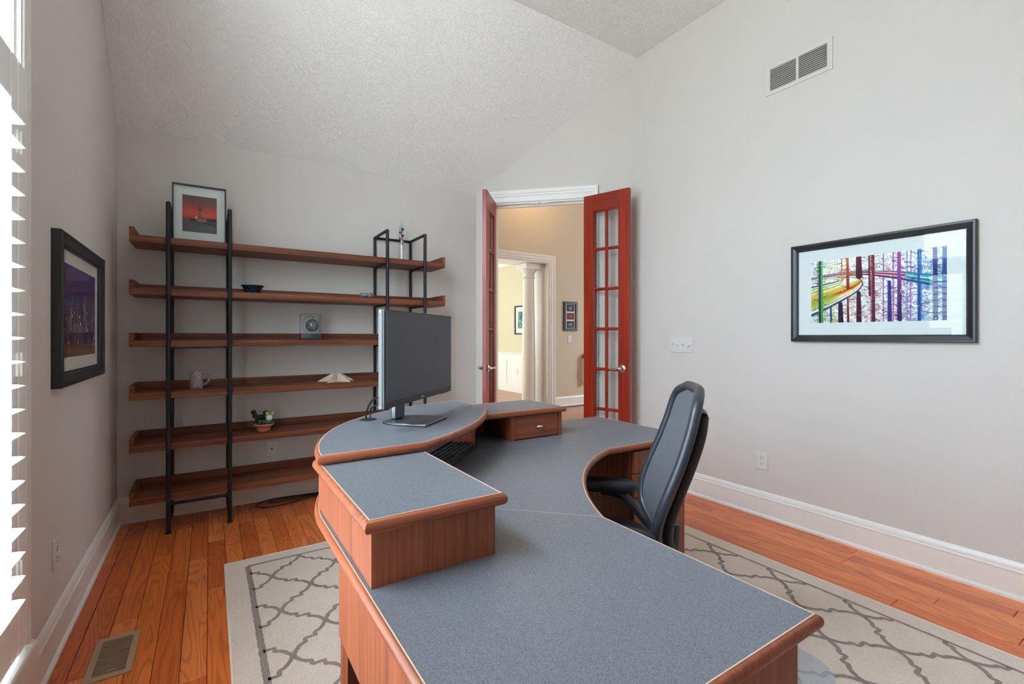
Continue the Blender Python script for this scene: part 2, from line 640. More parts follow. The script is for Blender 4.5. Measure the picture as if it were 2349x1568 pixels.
pm = {}
nrow = int((XR - XL) / PW) + 1
for i in range(nrow):
    x = XL + i * PW - 0.01
    y = YF - random.choice((0.0, 0.2, 0.4, 0.6)) * 0.9
    while y < YB:
        L = random.choice(lens)
        L = min(L, YB + 0.02 - y)
        if YB - (y + L) < 0.3:
            L = YB + 0.02 - y
        key = round(L, 2)
        if key not in pm:
            pm[key] = plank_mesh(key)
        # boards wholly hidden far behind the camera are not needed
        if y + L > -0.9 and not (y + L < 0.0 and False):
            o = bpy.data.objects.new('plank', pm[key])
            COL.objects.link(o)
            o.parent = fl
            o.location = (x, y, 0)
        y += L

# unseen ground outside, added to bounce warm daylight into the room
struct(MB().box(-30, -30, -0.8, XL - 0.2, 30, -0.7).build('ground', 'bounce_ground'), 'pale unseen ground added outside the window to bounce light in')
# hall and dining floor
hf = MB().box(2.0, 0.5, -0.1, 8.2, 10.7, -0.014).build('floor_hall', 'hallfloor')
struct(hf, 'light oak floor of the hall')


def wall_with_hole(name, axis, p0, p1, a0, a1, z0, z1, hole, mat, label):
    """slab between p0..p1 on one axis, spanning a0..a1 x z0..z1 with a rectangular hole"""
    mb = MB()
    h0, h1, hz0, hz1 = hole

    def b(u0, u1, w0, w1):
        if u1 - u0 < 1e-4 or w1 - w0 < 1e-4:
            return
        if axis == 'x':
            mb.box(p0, u0, w0, p1, u1, w1)
        else:
            mb.box(u0, p0, w0, u1, p1, w1)
    b(a0, h0, z0, z1)
    b(h1, a1, z0, z1)
    b(h0, h1, z0, hz0)
    b(h0, h1, hz1, z1)
    return struct(mb.build(name, mat), label)


wall_with_hole('wall_left', 'x', XL - 0.14, XL, YF - 0.14, YB + 0.12, -0.1, 3.72, WIN, 'wall', 'greige window wall on the left')
struct(MB().box(XL, YB, -0.1, AX + 0.05, YB + 0.12, 2.7).build('wall_back', 'wall'), 'greige wall behind the shelving')
struct(MB().box(XR, YF - 0.14, -0.1, XR + 0.12, BY + 0.05, 3.72).build('wall_right', 'wall'), 'greige wall with the big picture')
struct(MB().box(XL, YF - 0.14, -0.1, XR, YF, 3.72).build('wall_front', 'wall'), 'greige wall behind the viewer')
# diagonal wall with the double door
EA = Vector((1, -1, 0)).normalized()          # along the diagonal wall, left to right
EN = Vector((-1, -1, 0)).normalized()         # into the study
ADIA = Vector((AX, AY, 0))
LD = (Vector((BX, BY, 0)) - ADIA).length
OP0, OP1, OPZ = 0.168, 1.022, 2.435


def dia(a, n, z):
    return ADIA + EA * a + EN * n + Vector((0, 0, z))


def dbox(mb, a0, a1, n0, n1, z0, z1):
    c = dia((a0 + a1) / 2, (n0 + n1) / 2, (z0 + z1) / 2)
    return mb.obox(c, EA, EN, (0, 0, 1), (a1 - a0) / 2, abs(n1 - n0) / 2, (z1 - z0) / 2)


mb = MB()
dbox(mb, -0.05, OP0, -0.12, 0, -0.1, 3.7)
dbox(mb, OP1, LD + 0.05, -0.12, 0, -0.1, 3.7)
dbox(mb, OP0, OP1, -0.12, 0, OPZ, 3.7)
struct(mb.build('wall_diagonal', 'wall'), 'greige corner wall with the double door')
# ceiling: flat part and 45 degree slope
T = 0.12
XLo, XRo, YBo, SO = XL - 0.14, XR + 0.12, YB + 0.12, AX + AY + 0.1 * R2
def cz(y):
    return ZC - max(0.0, y - YS)
mb = MB().box(XLo, YF - 0.14, ZC, XRo, YS, ZC + T)
pl = [(XLo, YS), (XRo, YS), (XRo, SO - XRo), (SO - YBo, YBo), (XLo, YBo)]
n = len(pl)
mb.add([(x, y, cz(y)) for x, y in pl] + [(x, y, cz(y) + T) for x, y in pl],
       [tuple(range(n)), tuple(range(2 * n - 1, n - 1, -1))] + [(i, (i + 1) % n, n + (i + 1) % n, n + i) for i in range(n)])
struct(mb.build('ceiling', 'ceiling'), 'white textured vaulted ceiling')

# baseboards
BP = [(0.0, 0.0), (0.024, 0.0), (0.024, 0.012), (0.017, 0.02), (0.014, 0.022), (0.014, 0.122), (0.017, 0.125), (0.017, 0.131), (0.0125, 0.136), (0.0125, 0.146), (0.009, 0.156), (0.004, 0.166), (0.0, 0.17)]


def baseboard(name, pts, label):
    o = MB().sweep([(p[0], p[1], 0) for p in pts], BP).build(name, 'trim', smooth=True, angle=25)
    return struct(o, label)


CAS = 0.105
baseboard('baseboard_left', [(XL, 2.10), (XL, YB)], 'white baseboard on the window wall')
p = dia(OP0 - CAS, 0, 0)
baseboard('baseboard_back', [(XL, YB), (AX, AY), (p.x, p.y)], 'white baseboard behind the shelving')
p = dia(OP1 + CAS, 0, 0)
baseboard('baseboard_right', [(p.x, p.y), (BX, BY), (XR, YF)], 'white baseboard on the picture wall')

# ------------------------------------------------------------------ left window with casing, glazing
w1 = empty_struct('window_1', (XL, WIN[1], WIN[2]), 'tall white window on the left wall')
WO = Vector((XL, WIN[1], WIN[2]))


def rel(mb, o):
    mb.v = [(x - o[0], y - o[1], z - o[2]) for x, y, z in mb.v]
    return mb


y0, y1, z0, z1 = WIN
# fluted casing: flat backer with raised reeds
cw = 0.088
for (a, b, nm) in ((y1 - 0.001, y1 + cw, 'casing'), (y0 - cw, y0, 'casing')):
    mb = MB()
    n = 5
    prof = [(a, XL), (a, XL + 0.016)]
    for i in range(n):
        q0 = a + 0.008 + (cw - 0.016) * i / n
        q1 = a + 0.008 + (cw - 0.016) * (i + 1) / n
        prof += [(q0 + 0.002, XL + 0.016), (q0 + 0.004, XL + 0.021), (q1 - 0.003, XL + 0.021), (q1 - 0.001, XL + 0.016)]
    prof += [(b, XL + 0.016), (b, XL)]
    poly = [(x, y) for y, x in prof]
    mb.prism(poly, 0.235, z1 + cw)
    rel(mb, WO).build(nm, 'trim', w1)
rel(MB().box(XL, y0 - cw, z1, XL + 0.02, y1 + cw, z1 + cw), WO).build('head_casing', 'trim', w1, bevel=0.004)
# jamb lining, frame stop
mb = MB()
for q in ((y1 - 0.015, y1), (y0, y0 + 0.015)):
    mb.box(XL - 0.14, q[0], z0, XL + 0.004, q[1], z1)
mb.box(XL - 0.14, y0, z1 - 0.015, XL + 0.004, y1, z1)
rel(mb, WO).build('jamb', 'trim', w1)
# shutter frame strip next to the casing
mb = MB()
mb.box(XL, y1 - 0.085, z0 + 0.02, XL + 0.032, y1 - 0.003, 2.0)
mb.box(XL, y0 + 0.003, z0 + 0.02, XL + 0.032, y0 + 0.05, 2.0)
rel(mb, WO).build('shutter_frame', 'shutter', w1, bevel=0.004)
# sill and panelled apron with plinth
mb = MB().prism_yz([(0, 0), (0, 1)], 0, 0) if False else MB()
mb.box(XL - 0.14, y0 - 0.1, z0 - 0.02, XL + 0.05, y1 - 0.0, z0 + 0.012)
rel(mb, WO).build('sill', 'trim', w1, bevel=0.006)
rel(MB().box(XL, y0 - 0.1, 0.0, XL + 0.035, y1 - 0.0, z0 - 0.02), WO).build('apron', 'trim', w1)
mb = MB().box(XL, y1, 0.0, XL + 0.035, y1 + cw + 0.012, 0.222)
mb.add([(XL, y1, .222), (XL + .035, y1, .222), (XL + .035, y1 + cw + .012, .222), (XL, y1 + cw + .012, .222),
        (XL, y1, .24), (XL + .02, y1, .24), (XL + .02, y1 + cw, .24), (XL, y1 + cw, .24)],
       [(0, 1, 2, 3), (4, 5, 6, 7), (0, 1, 5, 4), (1, 2, 6, 5), (2, 3, 7, 6), (3, 0, 4, 7)])
rel(mb, WO).build('plinth_block', 'trim', w1, bevel=0.003)
# sashes: outer frame, mullions and panes
xg = XL - 0.105
NW = 2
units = [(y0 + 0.015 + (y1 - y0 - 0.03) * i / NW, y0 + 0.015 + (y1 - y0 - 0.03) * (i + 1) / NW) for i in range(NW)]
for (a, b) in units:
    for (c, d) in ((z0 + 0.012, 2.02), (2.02, z1 - 0.015)):
        mb = MB()
        s = 0.045
        mb.box(xg - 0.02, a, c, xg + 0.02, a + s, d).box(xg - 0.02, b - s, c, xg + 0.02, b, d)
        mb.box(xg - 0.02, a + s, c, xg + 0.02, b - s, c + s).box(xg - 0.02, a + s, d - s, xg + 0.02, b - s, d)
        fr = rel(mb, WO).build('sash', 'trim', w1)
        gp = rel(MB().box(xg - 0.003, a + s, c + s, xg + 0.003, b - s, d - s), WO).build('pane', 'glass', fr)
        if d < 2.1:
            mb = MB().box(xg - 0.008, (a + b) / 2 - 0.009, c + s, xg + 0.008, (a + b) / 2 + 0.009, d - s)
            for q in (0.33, 0.66):
                zz = c + (d - c) * q
                mb.box(xg - 0.0079, a + s, zz - 0.009, xg + 0.0079, b - s, zz + 0.009)
            rel(mb, WO).build('muntin', 'trim', fr)

# plantation shutters: three hinged panels with open louvres
ZS0, ZS1 = z0 + 0.025, 2.0
SL = 0.0669


def shutter(ya, yb, label, hinge_right):
    t = thing('window_shutter', label, 'shutter', (XL, ya, ZS0), group='louvred shutters in the left window')
    o = Vector((XL, ya, ZS0))
    st = 0.052
    for a in (ya, yb - st):
        rel(MB().box(XL + 0.002, a, ZS0, XL + 0.031, a + st, ZS1), o).build('stile', 'shutter', t, bevel=0.003)
    rel(MB().box(XL + 0.003, ya + st, ZS1 - 0.13, XL + 0.030, yb - st, ZS1), o).build('rail', 'shutter', t, bevel=0.003)
    rel(MB().box(XL + 0.003, ya + st, ZS0, XL + 0.030, yb - st, ZS0 + 0.135), o).build('rail', 'shutter', t, bevel=0.003)
    # louvre: flat lens section
    xc, hw = XL + 0.0165, 0.044
    prof = []
    for k in range(16):
        an = 2 * math.pi * k / 16
        prof.append((xc + hw * math.cos(an), 0.0052 * math.sin(an) * (1.0 if abs(math.cos(an)) < .8 else .9)))
    me = None
    zz = ZS0 + 0.135 + 0.045
    first = None
    while zz < ZS1 - 0.16:
        if first is None:
            mb = MB()
            n = len(prof)
            rings = [[(p[0] - o.x, y - o.y, p[1]) for p in prof] for y in (ya + st + 0.002, yb - st - 0.002)]
            mb.loft(rings)
            first = mb.build('slat', 'shutter', t, smooth=True)
            first.location = (0, 0, zz - o.z)
        else:
            c = first.copy()
            COL.objects.link(c)
            c.location = (0, 0, zz - o.z)
        zz += SL
    ym = (ya + yb) / 2
    rel(MB().box(xc + hw + 0.001, ym - 0.008, ZS0 + 0.05, xc + hw + 0.017, ym + 0.012, ZS1 - 0.105), o).build('tilt_rod', 'shutter', t, bevel=0.004)
    for zh in ((ZS0 + 0.24, 1.12, ZS1 - 0.24) if hinge_right else ()):
        yh = yb if hinge_right else ya
        mb = MB().box(XL + 0.030, yh - 0.018, zh - 0.034, XL + 0.036, yh + 0.018, zh + 0.034)
        mb.tube([(XL + 0.037, yh, zh - 0.034), (XL + 0.037, yh, zh + 0.034)], 0.004, 8)
        rel(mb, o).build('hinge', 'shutter', t, bevel=0.001)
    return t


ys = y1 - 0.088
shutter(ys - 0.71, ys, 'white louvred shutter panel nearest the framed violet night picture', True)
shutter(y0 + 0.053, ys - 0.714, 'white louvred shutter panel at the end nearer the viewer', None)

# ------------------------------------------------------------------ double door: casing, leaves
tr1 = empty_struct('trim_1', tuple(dia(OP0, 0, 0)), 'white door casing on the diagonal wall')
TO = dia(OP0, 0, 0)
cp = [(0.0, 0.0), (0.0, 0.012), (0.006, 0.016), (0.012, 0.012), (0.052, 0.014), (0.058, 0.02), (0.07, 0.022), (0.078, 0.03), (0.09, 0.034), (CAS, 0.034), (CAS, 0.0)]
mb = MB()
path = [dia(OP0, 0, 0), dia(OP0, 0, OPZ), dia(OP1, 0, OPZ), dia(OP1, 0, 0)]
mb.sweep(path, [(o, z) for o, z in cp], up=EN, side=1)
# make sure the profile points outward from the opening
chk = Vector(mb.v[len(cp) * 0 + len(cp) - 2]) - path[0]
if chk.dot(EA) > 0:
    mb = MB().sweep(path, cp, up=EN, side=-1)
rel(mb, TO).build('door_casing', 'trim', tr1, smooth=True, angle=30)
mb = MB()
dbox(mb, OP0 - 0.0, OP0 + 0.012, -0.13, 0.002, 0, OPZ)
dbox(mb, OP1 - 0.012, OP1, -0.13, 0.002, 0, OPZ)
dbox(mb, OP0 + 0.012, OP1 - 0.012, -0.13, 0.002, OPZ - 0.012, OPZ)
dbox(mb, OP0 + 0.012, OP1 - 0.012, -0.075, -0.045, OPZ - 0.03, OPZ - 0.012)
rel(mb, TO).build('door_jamb', 'trim', tr1)
for a in (0.545, 0.645):
    mb = MB()
    dbox(mb, a - 0.03, a + 0.03, -0.036, -0.012, OPZ - 0.016, OPZ - 0.0125)
    rel(mb, TO).build('ball_catch_plate', 'nickel', tr1)


def door_leaf(name, hinge, direc, label, sgn):
    """leaf in local coords: x from hinge edge to free edge, y thickness, z up"""
    d = Vector((direc[0], direc[1], 0)).normalized()
    e = empty_struct(name, (hinge[0], hinge[1], 0.012), label)
    e.rotation_euler = (0, 0, math.atan2(d.y, d.x))
    WL, TH, HL = 0.428, 0.038, 2.42
    st, trl, brl = 0.095, 0.145, 0.235
    h = TH / 2
    MB().box(0, -h, 0, st, h, HL).build('stile', 'door', e, bevel=0.003)
    MB().box(WL - st, -h, 0, WL, h, HL).build('stile', 'door', e, bevel=0.003)
    MB().box(st, -h + .0005, HL - trl, WL - st, h - .0005, HL - .0005).build('rail', 'doorh', e, bevel=0.002)
    MB().box(st, -h + .0005, 0.0005, WL - st, h - .0005, brl).build('rail', 'doorh', e, bevel=0.002)
    mw = 0.026
    x0, x1 = st, WL - st
    zz0, zz1 = brl, HL - trl
    pitch = (zz1 - zz0 + mw) / 6
    # moulded sticking around the glazed field and the glazing bars
    hx = h - 0.006

    def bar(xa, za, xb, zb, nm, mat):
        ln = Vector((xb - xa, 0, zb - za))
        s = Vector((0, 0, 1)) if abs(ln.x) > abs(ln.z) else Vector((1, 0, 0))
        prof = [(-mw / 2, -0.006), (-mw / 2 + .004, -hx * .8), (-.005, -hx), (.005, -hx), (mw / 2 - .004, -hx * .8), (mw / 2, -0.006),
                (mw / 2, 0.006), (mw / 2 - .004, hx * .8), (.005, hx), (-.005, hx), (-mw / 2 + .004, hx * .8), (-mw / 2, 0.006)]
        rings = [[Vector((xx, 0, zz)) + s * a + Vector((0, b, 0)) for a, b in prof] for xx, zz in ((xa, za), (xb, zb))]
        return MB().loft(rings).build(nm, mat, e)
    bar((x0 + x1) / 2, zz0, (x0 + x1) / 2, zz1, 'muntin', 'door')
    for r in range(1, 6):
        z = zz0 + r * pitch - mw / 2
        bar(x0, z, x1, z, 'muntin', 'doorh')
    # quarter-round beads along the field edges
    for (xa, xb) in ((x0, x0 + 0.008), (x1 - 0.008, x1)):
        MB().box(xa, -hx, zz0, xb, hx, zz1).build('glazing_bead', 'door', e, bevel=0.003)
    for (za, zb) in ((zz0, zz0 + 0.008), (zz1 - 0.008, zz1)):
        MB().box(x0 + .008, -hx, za, x1 - .008, hx, zb).build('glazing_bead', 'doorh', e, bevel=0.003)
    xm = (x0 + x1) / 2
    for r in range(6):
        za = zz0 + r * pitch
        zb = za + pitch - mw
        for (xa, xb) in ((x0, xm - mw / 2), (xm + mw / 2, x1)):
            MB().box(xa, -0.002, za, xb, 0.002, zb).build('pane', 'glass', e)
    # lever handles on both faces: rosette, neck, wave-shaped lever pointing to the hinge
    hz = 0.922
    for s in (-1, 1):
        r = MB().lathe([(0.0, 0), (0.031, 0), (0.032, 0.004), (0.028, 0.008), (0.017, 0.011), (0.013, 0.02), (0.011, 0.04), (0.0, 0.04)], (0, 0, 0), 24, 1)
        if s < 0:
            r.v = [(x, -y, z) for x, y, z in r.v]
        r.v = [(x + WL - 0.058, y + s * h, z + hz) for x, y, z in r.v]
        lv = r.build('lever_handle', 'nickel', e, smooth=True)
        p = catmull([(WL - 0.058, s * (h + 0.042), hz), (WL - 0.08, s * (h + 0.045), hz + 0.004), (WL - 0.11, s * (h + 0.044), hz - 0.004), (WL - 0.14, s * (h + 0.046), hz - 0.004), (WL - 0.165, s * (h + 0.044), hz + 0.004)], 6)
        nn = len(p)
        MB().tube(p, [(0.0105 - 0.004 * i / nn, 0.0105 - 0.0055 * i / nn) for i in range(nn)], 10).build('lever', 'nickel', lv, smooth=True)
    for z in (0.2, 1.2, 2.2):
        MB().tube([(-0.004, sgn * (h + .002), z - 0.05), (-0.004, sgn * (h + .002), z + 0.05)], 0.006, 10).build('hinge', 'nickel', e, smooth=True)
    return e


hl = dia(OP0 + 0.015, 0.03, 0)
door_leaf('door_1', (hl.x, hl.y), (-0.665, -0.747), 'red mahogany glazed door leaf seen nearly edge-on', -1)
hr = dia(OP1 - 0.010, 0.045, 0)
door_leaf('door_2', (hr.x, hr.y), (0.318, -0.948), 'red mahogany glazed door leaf opened beside the right wall', 1)

# ------------------------------------------------------------------ hall and dining room beyond the door
HX0, HX1 = 2.2, 4.83
mb = MB()
TH = 0.46
mb.box(1.9, YH, -0.1, HX0, YH + TH, 4.2)
mb.box(HX1, YH, -0.1, 8.2, YH + TH, 4.2)
mb.box(HX0, YH, 2.455, HX1, YH + TH, 4.2)
struct(mb.build('wall_hall', 'hall'), 'tan hall wall with a wide cased opening')
struct(MB().box(1.98, YB + 0.12, -0.1, 2.1, YH, 4.2).build('wall_hall_left', 'hall'), 'tan hall side wall on the left')
wall_with_hole('wall_hall_right', 'x', 8.0, 8.12, 0.5, YH, -0.1, 4.2, (3.6, 4.8, 1.0, 2.6), 'hall', 'tan hall side wall with an unseen opening added for daylight')  # out-of-view opening, added so the hall is not dark
struct(MB().box(3.23, 0.5, -0.1, 8.0, 0.62, 4.2).build('wall_hall_front', 'hall'), 'tan hall wall at the near end')
mb = MB().box(1.9, 0.5, 4.1, 8.2, YH + TH, 4.2)
struct(mb.build('ceiling_hall', 'ceiling'), 'white hall ceiling')
tr2 = empty_struct('trim_2', (HX1, YH, 0), 'white casing of the hall opening')
hp = [(0.0, 0.0), (0.0, 0.02), (0.03, 0.022), (0.034, 0.03), (0.075, 0.03), (0.08, 0.038), (0.112, 0.042), (0.112, 0.0)]
path = [(HX1, YH, 0), (HX1, YH, 2.455), (HX0, YH, 2.455), (HX0, YH, 0)]
mb = MB().sweep(path, hp, up=(0, -1, 0), side=1)
if mb.v[len(hp) - 2][0] < HX1:
    mb = MB().sweep(path, hp, up=(0, -1, 0), side=-1)
rel(mb, (HX1, YH, 0)).build('opening_casing', 'trim', tr2)
mb = MB().box(HX1 - 0.02, YH - 0.005, 0, HX1, YH + TH + .005, 2.455).box(HX0, YH - 0.005, 2.435, HX1 - .02, YH + TH + .005, 2.455)
rel(mb, (HX1, YH, 0)).build('opening_jamb', 'trim', tr2)
# flat pilaster against the jamb
mb = MB().box(HX1 - 0.06, YH + 0.13, 0, HX1 - 0.02, YH + 0.36, 2.435)
mb.box(HX1 - 0.075, YH + 0.115, 2.36, HX1 - 0.02, YH + 0.375, 2.435).box(HX1 - 0.075, YH + 0.115, 0, HX1 - 0.02, YH + 0.375, 0.1)
rel(mb, (HX1, YH, 0)).build('pilaster', 'trim', tr2, bevel=0.004)
baseboard('baseboard_hall', [(HX1 + 0.112, YH), (8.0, YH)], 'white baseboard on the tan hall wall')
# column
cx_, cy_ = 4.575, YH + 0.24
t = thing('column', 'white round column standing in the hall opening', 'column', (cx_, cy_, -0.014))
MB().box(-.16, -.16, 0, .16, .16, .06).build('base', 'trim', t, bevel=.004)
MB().lathe([(0, .06), (.155, .06), (.16, .075), (.155, .095), (.13, .1), (.135, .115), (.122, .13), (.118, .14), (.0, .14)], seg=40).build('base_moulding', 'trim', t, smooth=True)
sh = []
for i in range(13):
    q = i / 12
    sh.append((.116 - .022 * max(0, q - .3) / .7, .14 + q * 2.06))
MB().lathe([(0, .14)] + sh + [(0, 2.2)], seg=40).build('shaft', 'trim', t, smooth=True)
MB().lathe([(0, 2.2), (.096, 2.2), (.108, 2.205), (.108, 2.222), (.097, 2.228), (.097, 2.29), (.104, 2.295), (.115, 2.31), (.14, 2.345), (.14, 2.352), (0, 2.352)], seg=40).build('capital', 'trim', t, smooth=True)
MB().box(-.155, -.155, 2.352, .155, .155, 2.445).build('abacus', 'trim', t, bevel=.004)
# dining room
DX = 5.65
struct(MB().box(DX, YH + TH, -0.1, DX + .12, 10.6, 3.2).build('wall_dining', 'dining'), 'sage dining room wall')
wall_with_hole('wall_dining_back', 'y', 10.5, 10.62, 1.0, DX, -0.1, 3.2, (2.9, 3.7, 0.9, 2.3), 'dining', 'sage dining room end wall with an unseen opening added for daylight')  # opening added out of view, sized to set the dining room brightness
struct(MB().box(0.9, YH + TH, -0.1, 1.0, 10.6, 3.2).build('wall_dining_left', 'dining'), 'sage dining room wall on the far left')
struct(MB().box(0.9, YH + TH, 2.95, DX + .12, 10.62, 3.1).build('ceiling_dining', 'ceiling'), 'white dining room ceiling')
tr3 = empty_struct('trim_3', (DX, 8.0, 0), 'white crown moulding in the dining room')
mb = MB().prism_yz([(0, 0)], 0, 0) if False else MB()
mb.sweep([(DX, YH + TH, 0), (DX, 10.5, 0)], [(0, 2.8), (.012, 2.8), (.02, 2.82), (.03, 2.83), (.09, 2.92), (.1, 2.95), (0, 2.95)], side=-1)
rel(mb, (DX, 8.0, 0)).build('crown_moulding', 'trim', tr3)
tr4 = empty_struct('trim_4', (DX, 8.0, 0), 'white panelled wainscot in the dining room')
o4 = (DX, 8.0, 0)
rel(MB().box(DX - .012, YH + TH, -.014, DX, 10.5, .80), o4).build('backing', 'trim', tr4)
mb = MB().sweep([(DX - .012, YH + TH, 0), (DX - .012, 10.5, 0)], [(0, .8), (.02, .8), (.024, .815), (.036, .835), (.036, .85), (0, .85)], side=-1)
rel(mb, o4).build('cap_rail', 'trim', tr4)
rel(MB().box(DX - .03, YH + TH, -.014, DX - .012, 10.5, .17), o4).build('base_rail', 'trim', tr4)
rel(MB().box(DX - .028, YH + TH, .68, DX - .012, 10.5, .80), o4).build('top_rail', 'trim', tr4)
yy = 7.1
while yy < 10.4:
    rel(MB().box(DX - .028, yy, .17, DX - .012, yy + .11, .68), o4).build('stile', 'trim', tr4)
    yy += .93


# ------------------------------------------------------------------ wall plates
def face_plate(name, label, cat, loc, rz, kind):
    """local: plate in the XZ plane, front at -Y"""
    t = thing(name, label, cat, loc, rz)
    w, h = {'switch4': (.208, .119), 'duplex': (.0795, .115), 'coax': (.072, .119), 'switch1': (.08, .125)}[kind]
    MB().box(-w / 2, -.006, -h / 2, w / 2, 0, h / 2).build('plate', 'plate', t, bevel=.0025)
    if kind == 'duplex':
        for z in (-.02, .02):
            r = MB().lathe([(0, 0), (.0165, 0), (.0165, .0018), (0, .0018)], seg=20, axis=1)
            r.v = [(x, -.006 - y, zz * .92 + z) for x, y, zz in r.v]
            s = r.build('socket', 'plate', t)
            mb = MB()
            for x, hh in ((-.006, .0055), (.006, .0045)):
                mb.box(x - .001, -.0084, z - hh + .003, x + .001, -.0077, z + hh + .003)
            mb.box(-.002, -.0084, z - .0115, .002, -.0077, z - .0075)
            mb.build('slots', 'dark', s)
    elif kind == 'switch4':
        for i, x in enumerate((-.07, -.0235, .023)):
            s = 1 if i != 1 else -1
            MB().obox((x, -.012, 0.004 * s), (1, 0, 0), Vector((0, 1, s * .5)).normalized(), Vector((0, -s * .5, 1)).normalized(), .0045, .010, .0055).build('toggle', 'plate', t, bevel=.001)
        MB().lathe([(0, 0), (.019, 0), (.018, .016), (.0165, .018), (0, .018)], seg=28, axis=1).build('k', 'plate') if False else None
        r = MB().lathe([(0, 0), (.0195, 0), (.0178, .017), (.0165, .019), (0, .019)], seg=28, axis=1)
        r.v = [(x + .0705, -.006 - y, z) for x, y, z in r.v]
        r.build('dimmer_knob', 'plate', t, smooth=True)
        for x in (-.07, -.0235, .023, .0705):
            for z in (-.03, .03):
                r = MB().lathe([(0, 0), (.003, 0), (.0025, .001), (0, .001)], seg=10, axis=1)
                r.v = [(a + x, -.006 - b, c + z) for a, b, c in r.v]
                r.build('screw', 'plate', t)
    elif kind == 'coax':
        r = MB().lathe([(0, 0), (.006, 0), (.006, .004), (.004, .004), (.004, .01), (0, .01)], seg=12, axis=1)
        r.v = [(a, -.006 - b, c) for a, b, c in r.v]
        r.build('coax_jack', 'blackmetal', t)
        for z in (-.042, .042):
            r = MB().lathe([(0, 0), (.0032, 0), (.0025, .001), (0, .001)], seg=10, axis=1)
            r.v = [(a, -.006 - b, c + z) for a, b, c in r.v]
            r.build('screw', 'nickel', t)
    else:
        MB().box(-.017, -.0085, -.033, .017, -.006, .033).build('paddle', 'plate', t, bevel=.001)
    return t


HP = math.pi / 2
face_plate('switch_plate', 'white four-gang switch plate with a round dimmer knob beside the door', 'light switch', (XR, 2.38, 1.138), HP * -1, 'switch4')
face_plate('wall_outlet', 'white duplex outlet low on the right wall above the baseboard', 'outlet', (XR, 1.737, .372), -HP, 'duplex')
face_plate('wall_outlet', 'white duplex outlet low on the left wall near the window', 'outlet', (XL, 2.45, .375), HP, 'duplex')
face_plate('cable_plate', 'white coaxial cable plate on the wall behind the shelving', 'wall plate', (.389, YB, .373), 0, 'coax')
face_plate('switch_plate', 'single white switch plate below the three-photo frame in the hall', 'light switch', (5.275, YH, 1.165), 0, 'switch1')
face_plate('wall_outlet', 'small white outlet on the dining room wainscot', 'outlet', (DX - .012, 8.54, .445), -HP, 'switch1')

# ------------------------------------------------------------------ vents
va = thing('wall_vent', 'white return air grille with two louvred fields high on the wall', 'air vent', (XR, 1.5105, 2.885), -HP)
w, h = .397, .191
fw = ((-.1985, -.173), (.173, .1985))
mb = MB()
zi = .0715
mb.box(-w / 2, -.008, -h / 2, w / 2, 0, -zi).box(-w / 2, -.008, zi, w / 2, 0, h / 2)
mb.box(-w / 2, -.008, -zi, -.17, 0, zi).box(.17, -.008, -zi, w / 2, 0, zi).box(-.0075, -.008, -zi, .0075, 0, zi)
mb.build('frame', 'ventw', va)
MB().box(-.171, -.0015, -zi, .171, -.0005, zi).build('backing', 'ventgrey', va)
first = None
for s in (-1, 1):
    for i in range(12):
        z = -zi + (i + .5) * 2 * zi / 12
        if first is None:
            first = MB().obox((0, 0, 0), (1, 0, 0), Vector((0, 1, 1)).normalized(), Vector((0, -1, 1)).normalized(), .081, .0058, .0006).build('louvre', 'ventw', va)
            o = first
        else:
            o = first.copy()
            COL.objects.link(o)
        o.location = (s * .0885, -.0052, z)
for x in (-.186, .186):
    r = MB().lathe([(0, 0), (.003, 0), (.002, .0012), (0, .0012)], seg=10, axis=1)
    r.v = [(a + x, -.008 - b, c) for a, b, c in r.v]
    r.build('screw', 'ventw', va)

fv = thing('floor_vent', 'tan metal floor register with dark slots near the left wall', 'air vent', (-.302, 2.297, 0))
mb = MB()
X1, Y1, xi, yi = .067, .143, .047, .117
mb.box(-X1, -Y1, 0, X1, -yi, .005).box(-X1, yi, 0, X1, Y1, .005).box(-X1, -yi, 0, -xi, yi, .005).box(xi, -yi, 0, X1, yi, .005)
mb.build('frame', 'bronze', fv)
MB().box(-xi, -yi, .0002, xi, yi, .0008).build('backing', 'dark', fv)
first = None
for i in range(20):
    y = -yi + (i + .5) * 2 * yi / 20
    if first is None:
        first = MB().box(-xi, -.0017, .0008, xi, .0017, .0045).build('bar', 'bronze', fv)
        o = first
    else:
        o = first.copy()
        COL.objects.link(o)
    o.location = (0, y, 0)
MB().box(-.008, -yi + .01, .0045, .02, -yi + .017, .008).build('lever', 'bronze', fv)

# ================================================================== RUG
RX0, RX1, RY0, RY1, RZ = .07, 2.52, -.17, 2.876, .012
rug = thing('area_rug', 'cream area rug with a taupe trellis pattern under the desk', 'rug', (RX0, RY0, 0))
ro = (RX0, RY0, 0)
rel(MB().box(RX0, RY0, 0.0003, RX1, RY1, RZ), ro).build('pile', 'rug', rug, bevel=.004)
mb = MB()


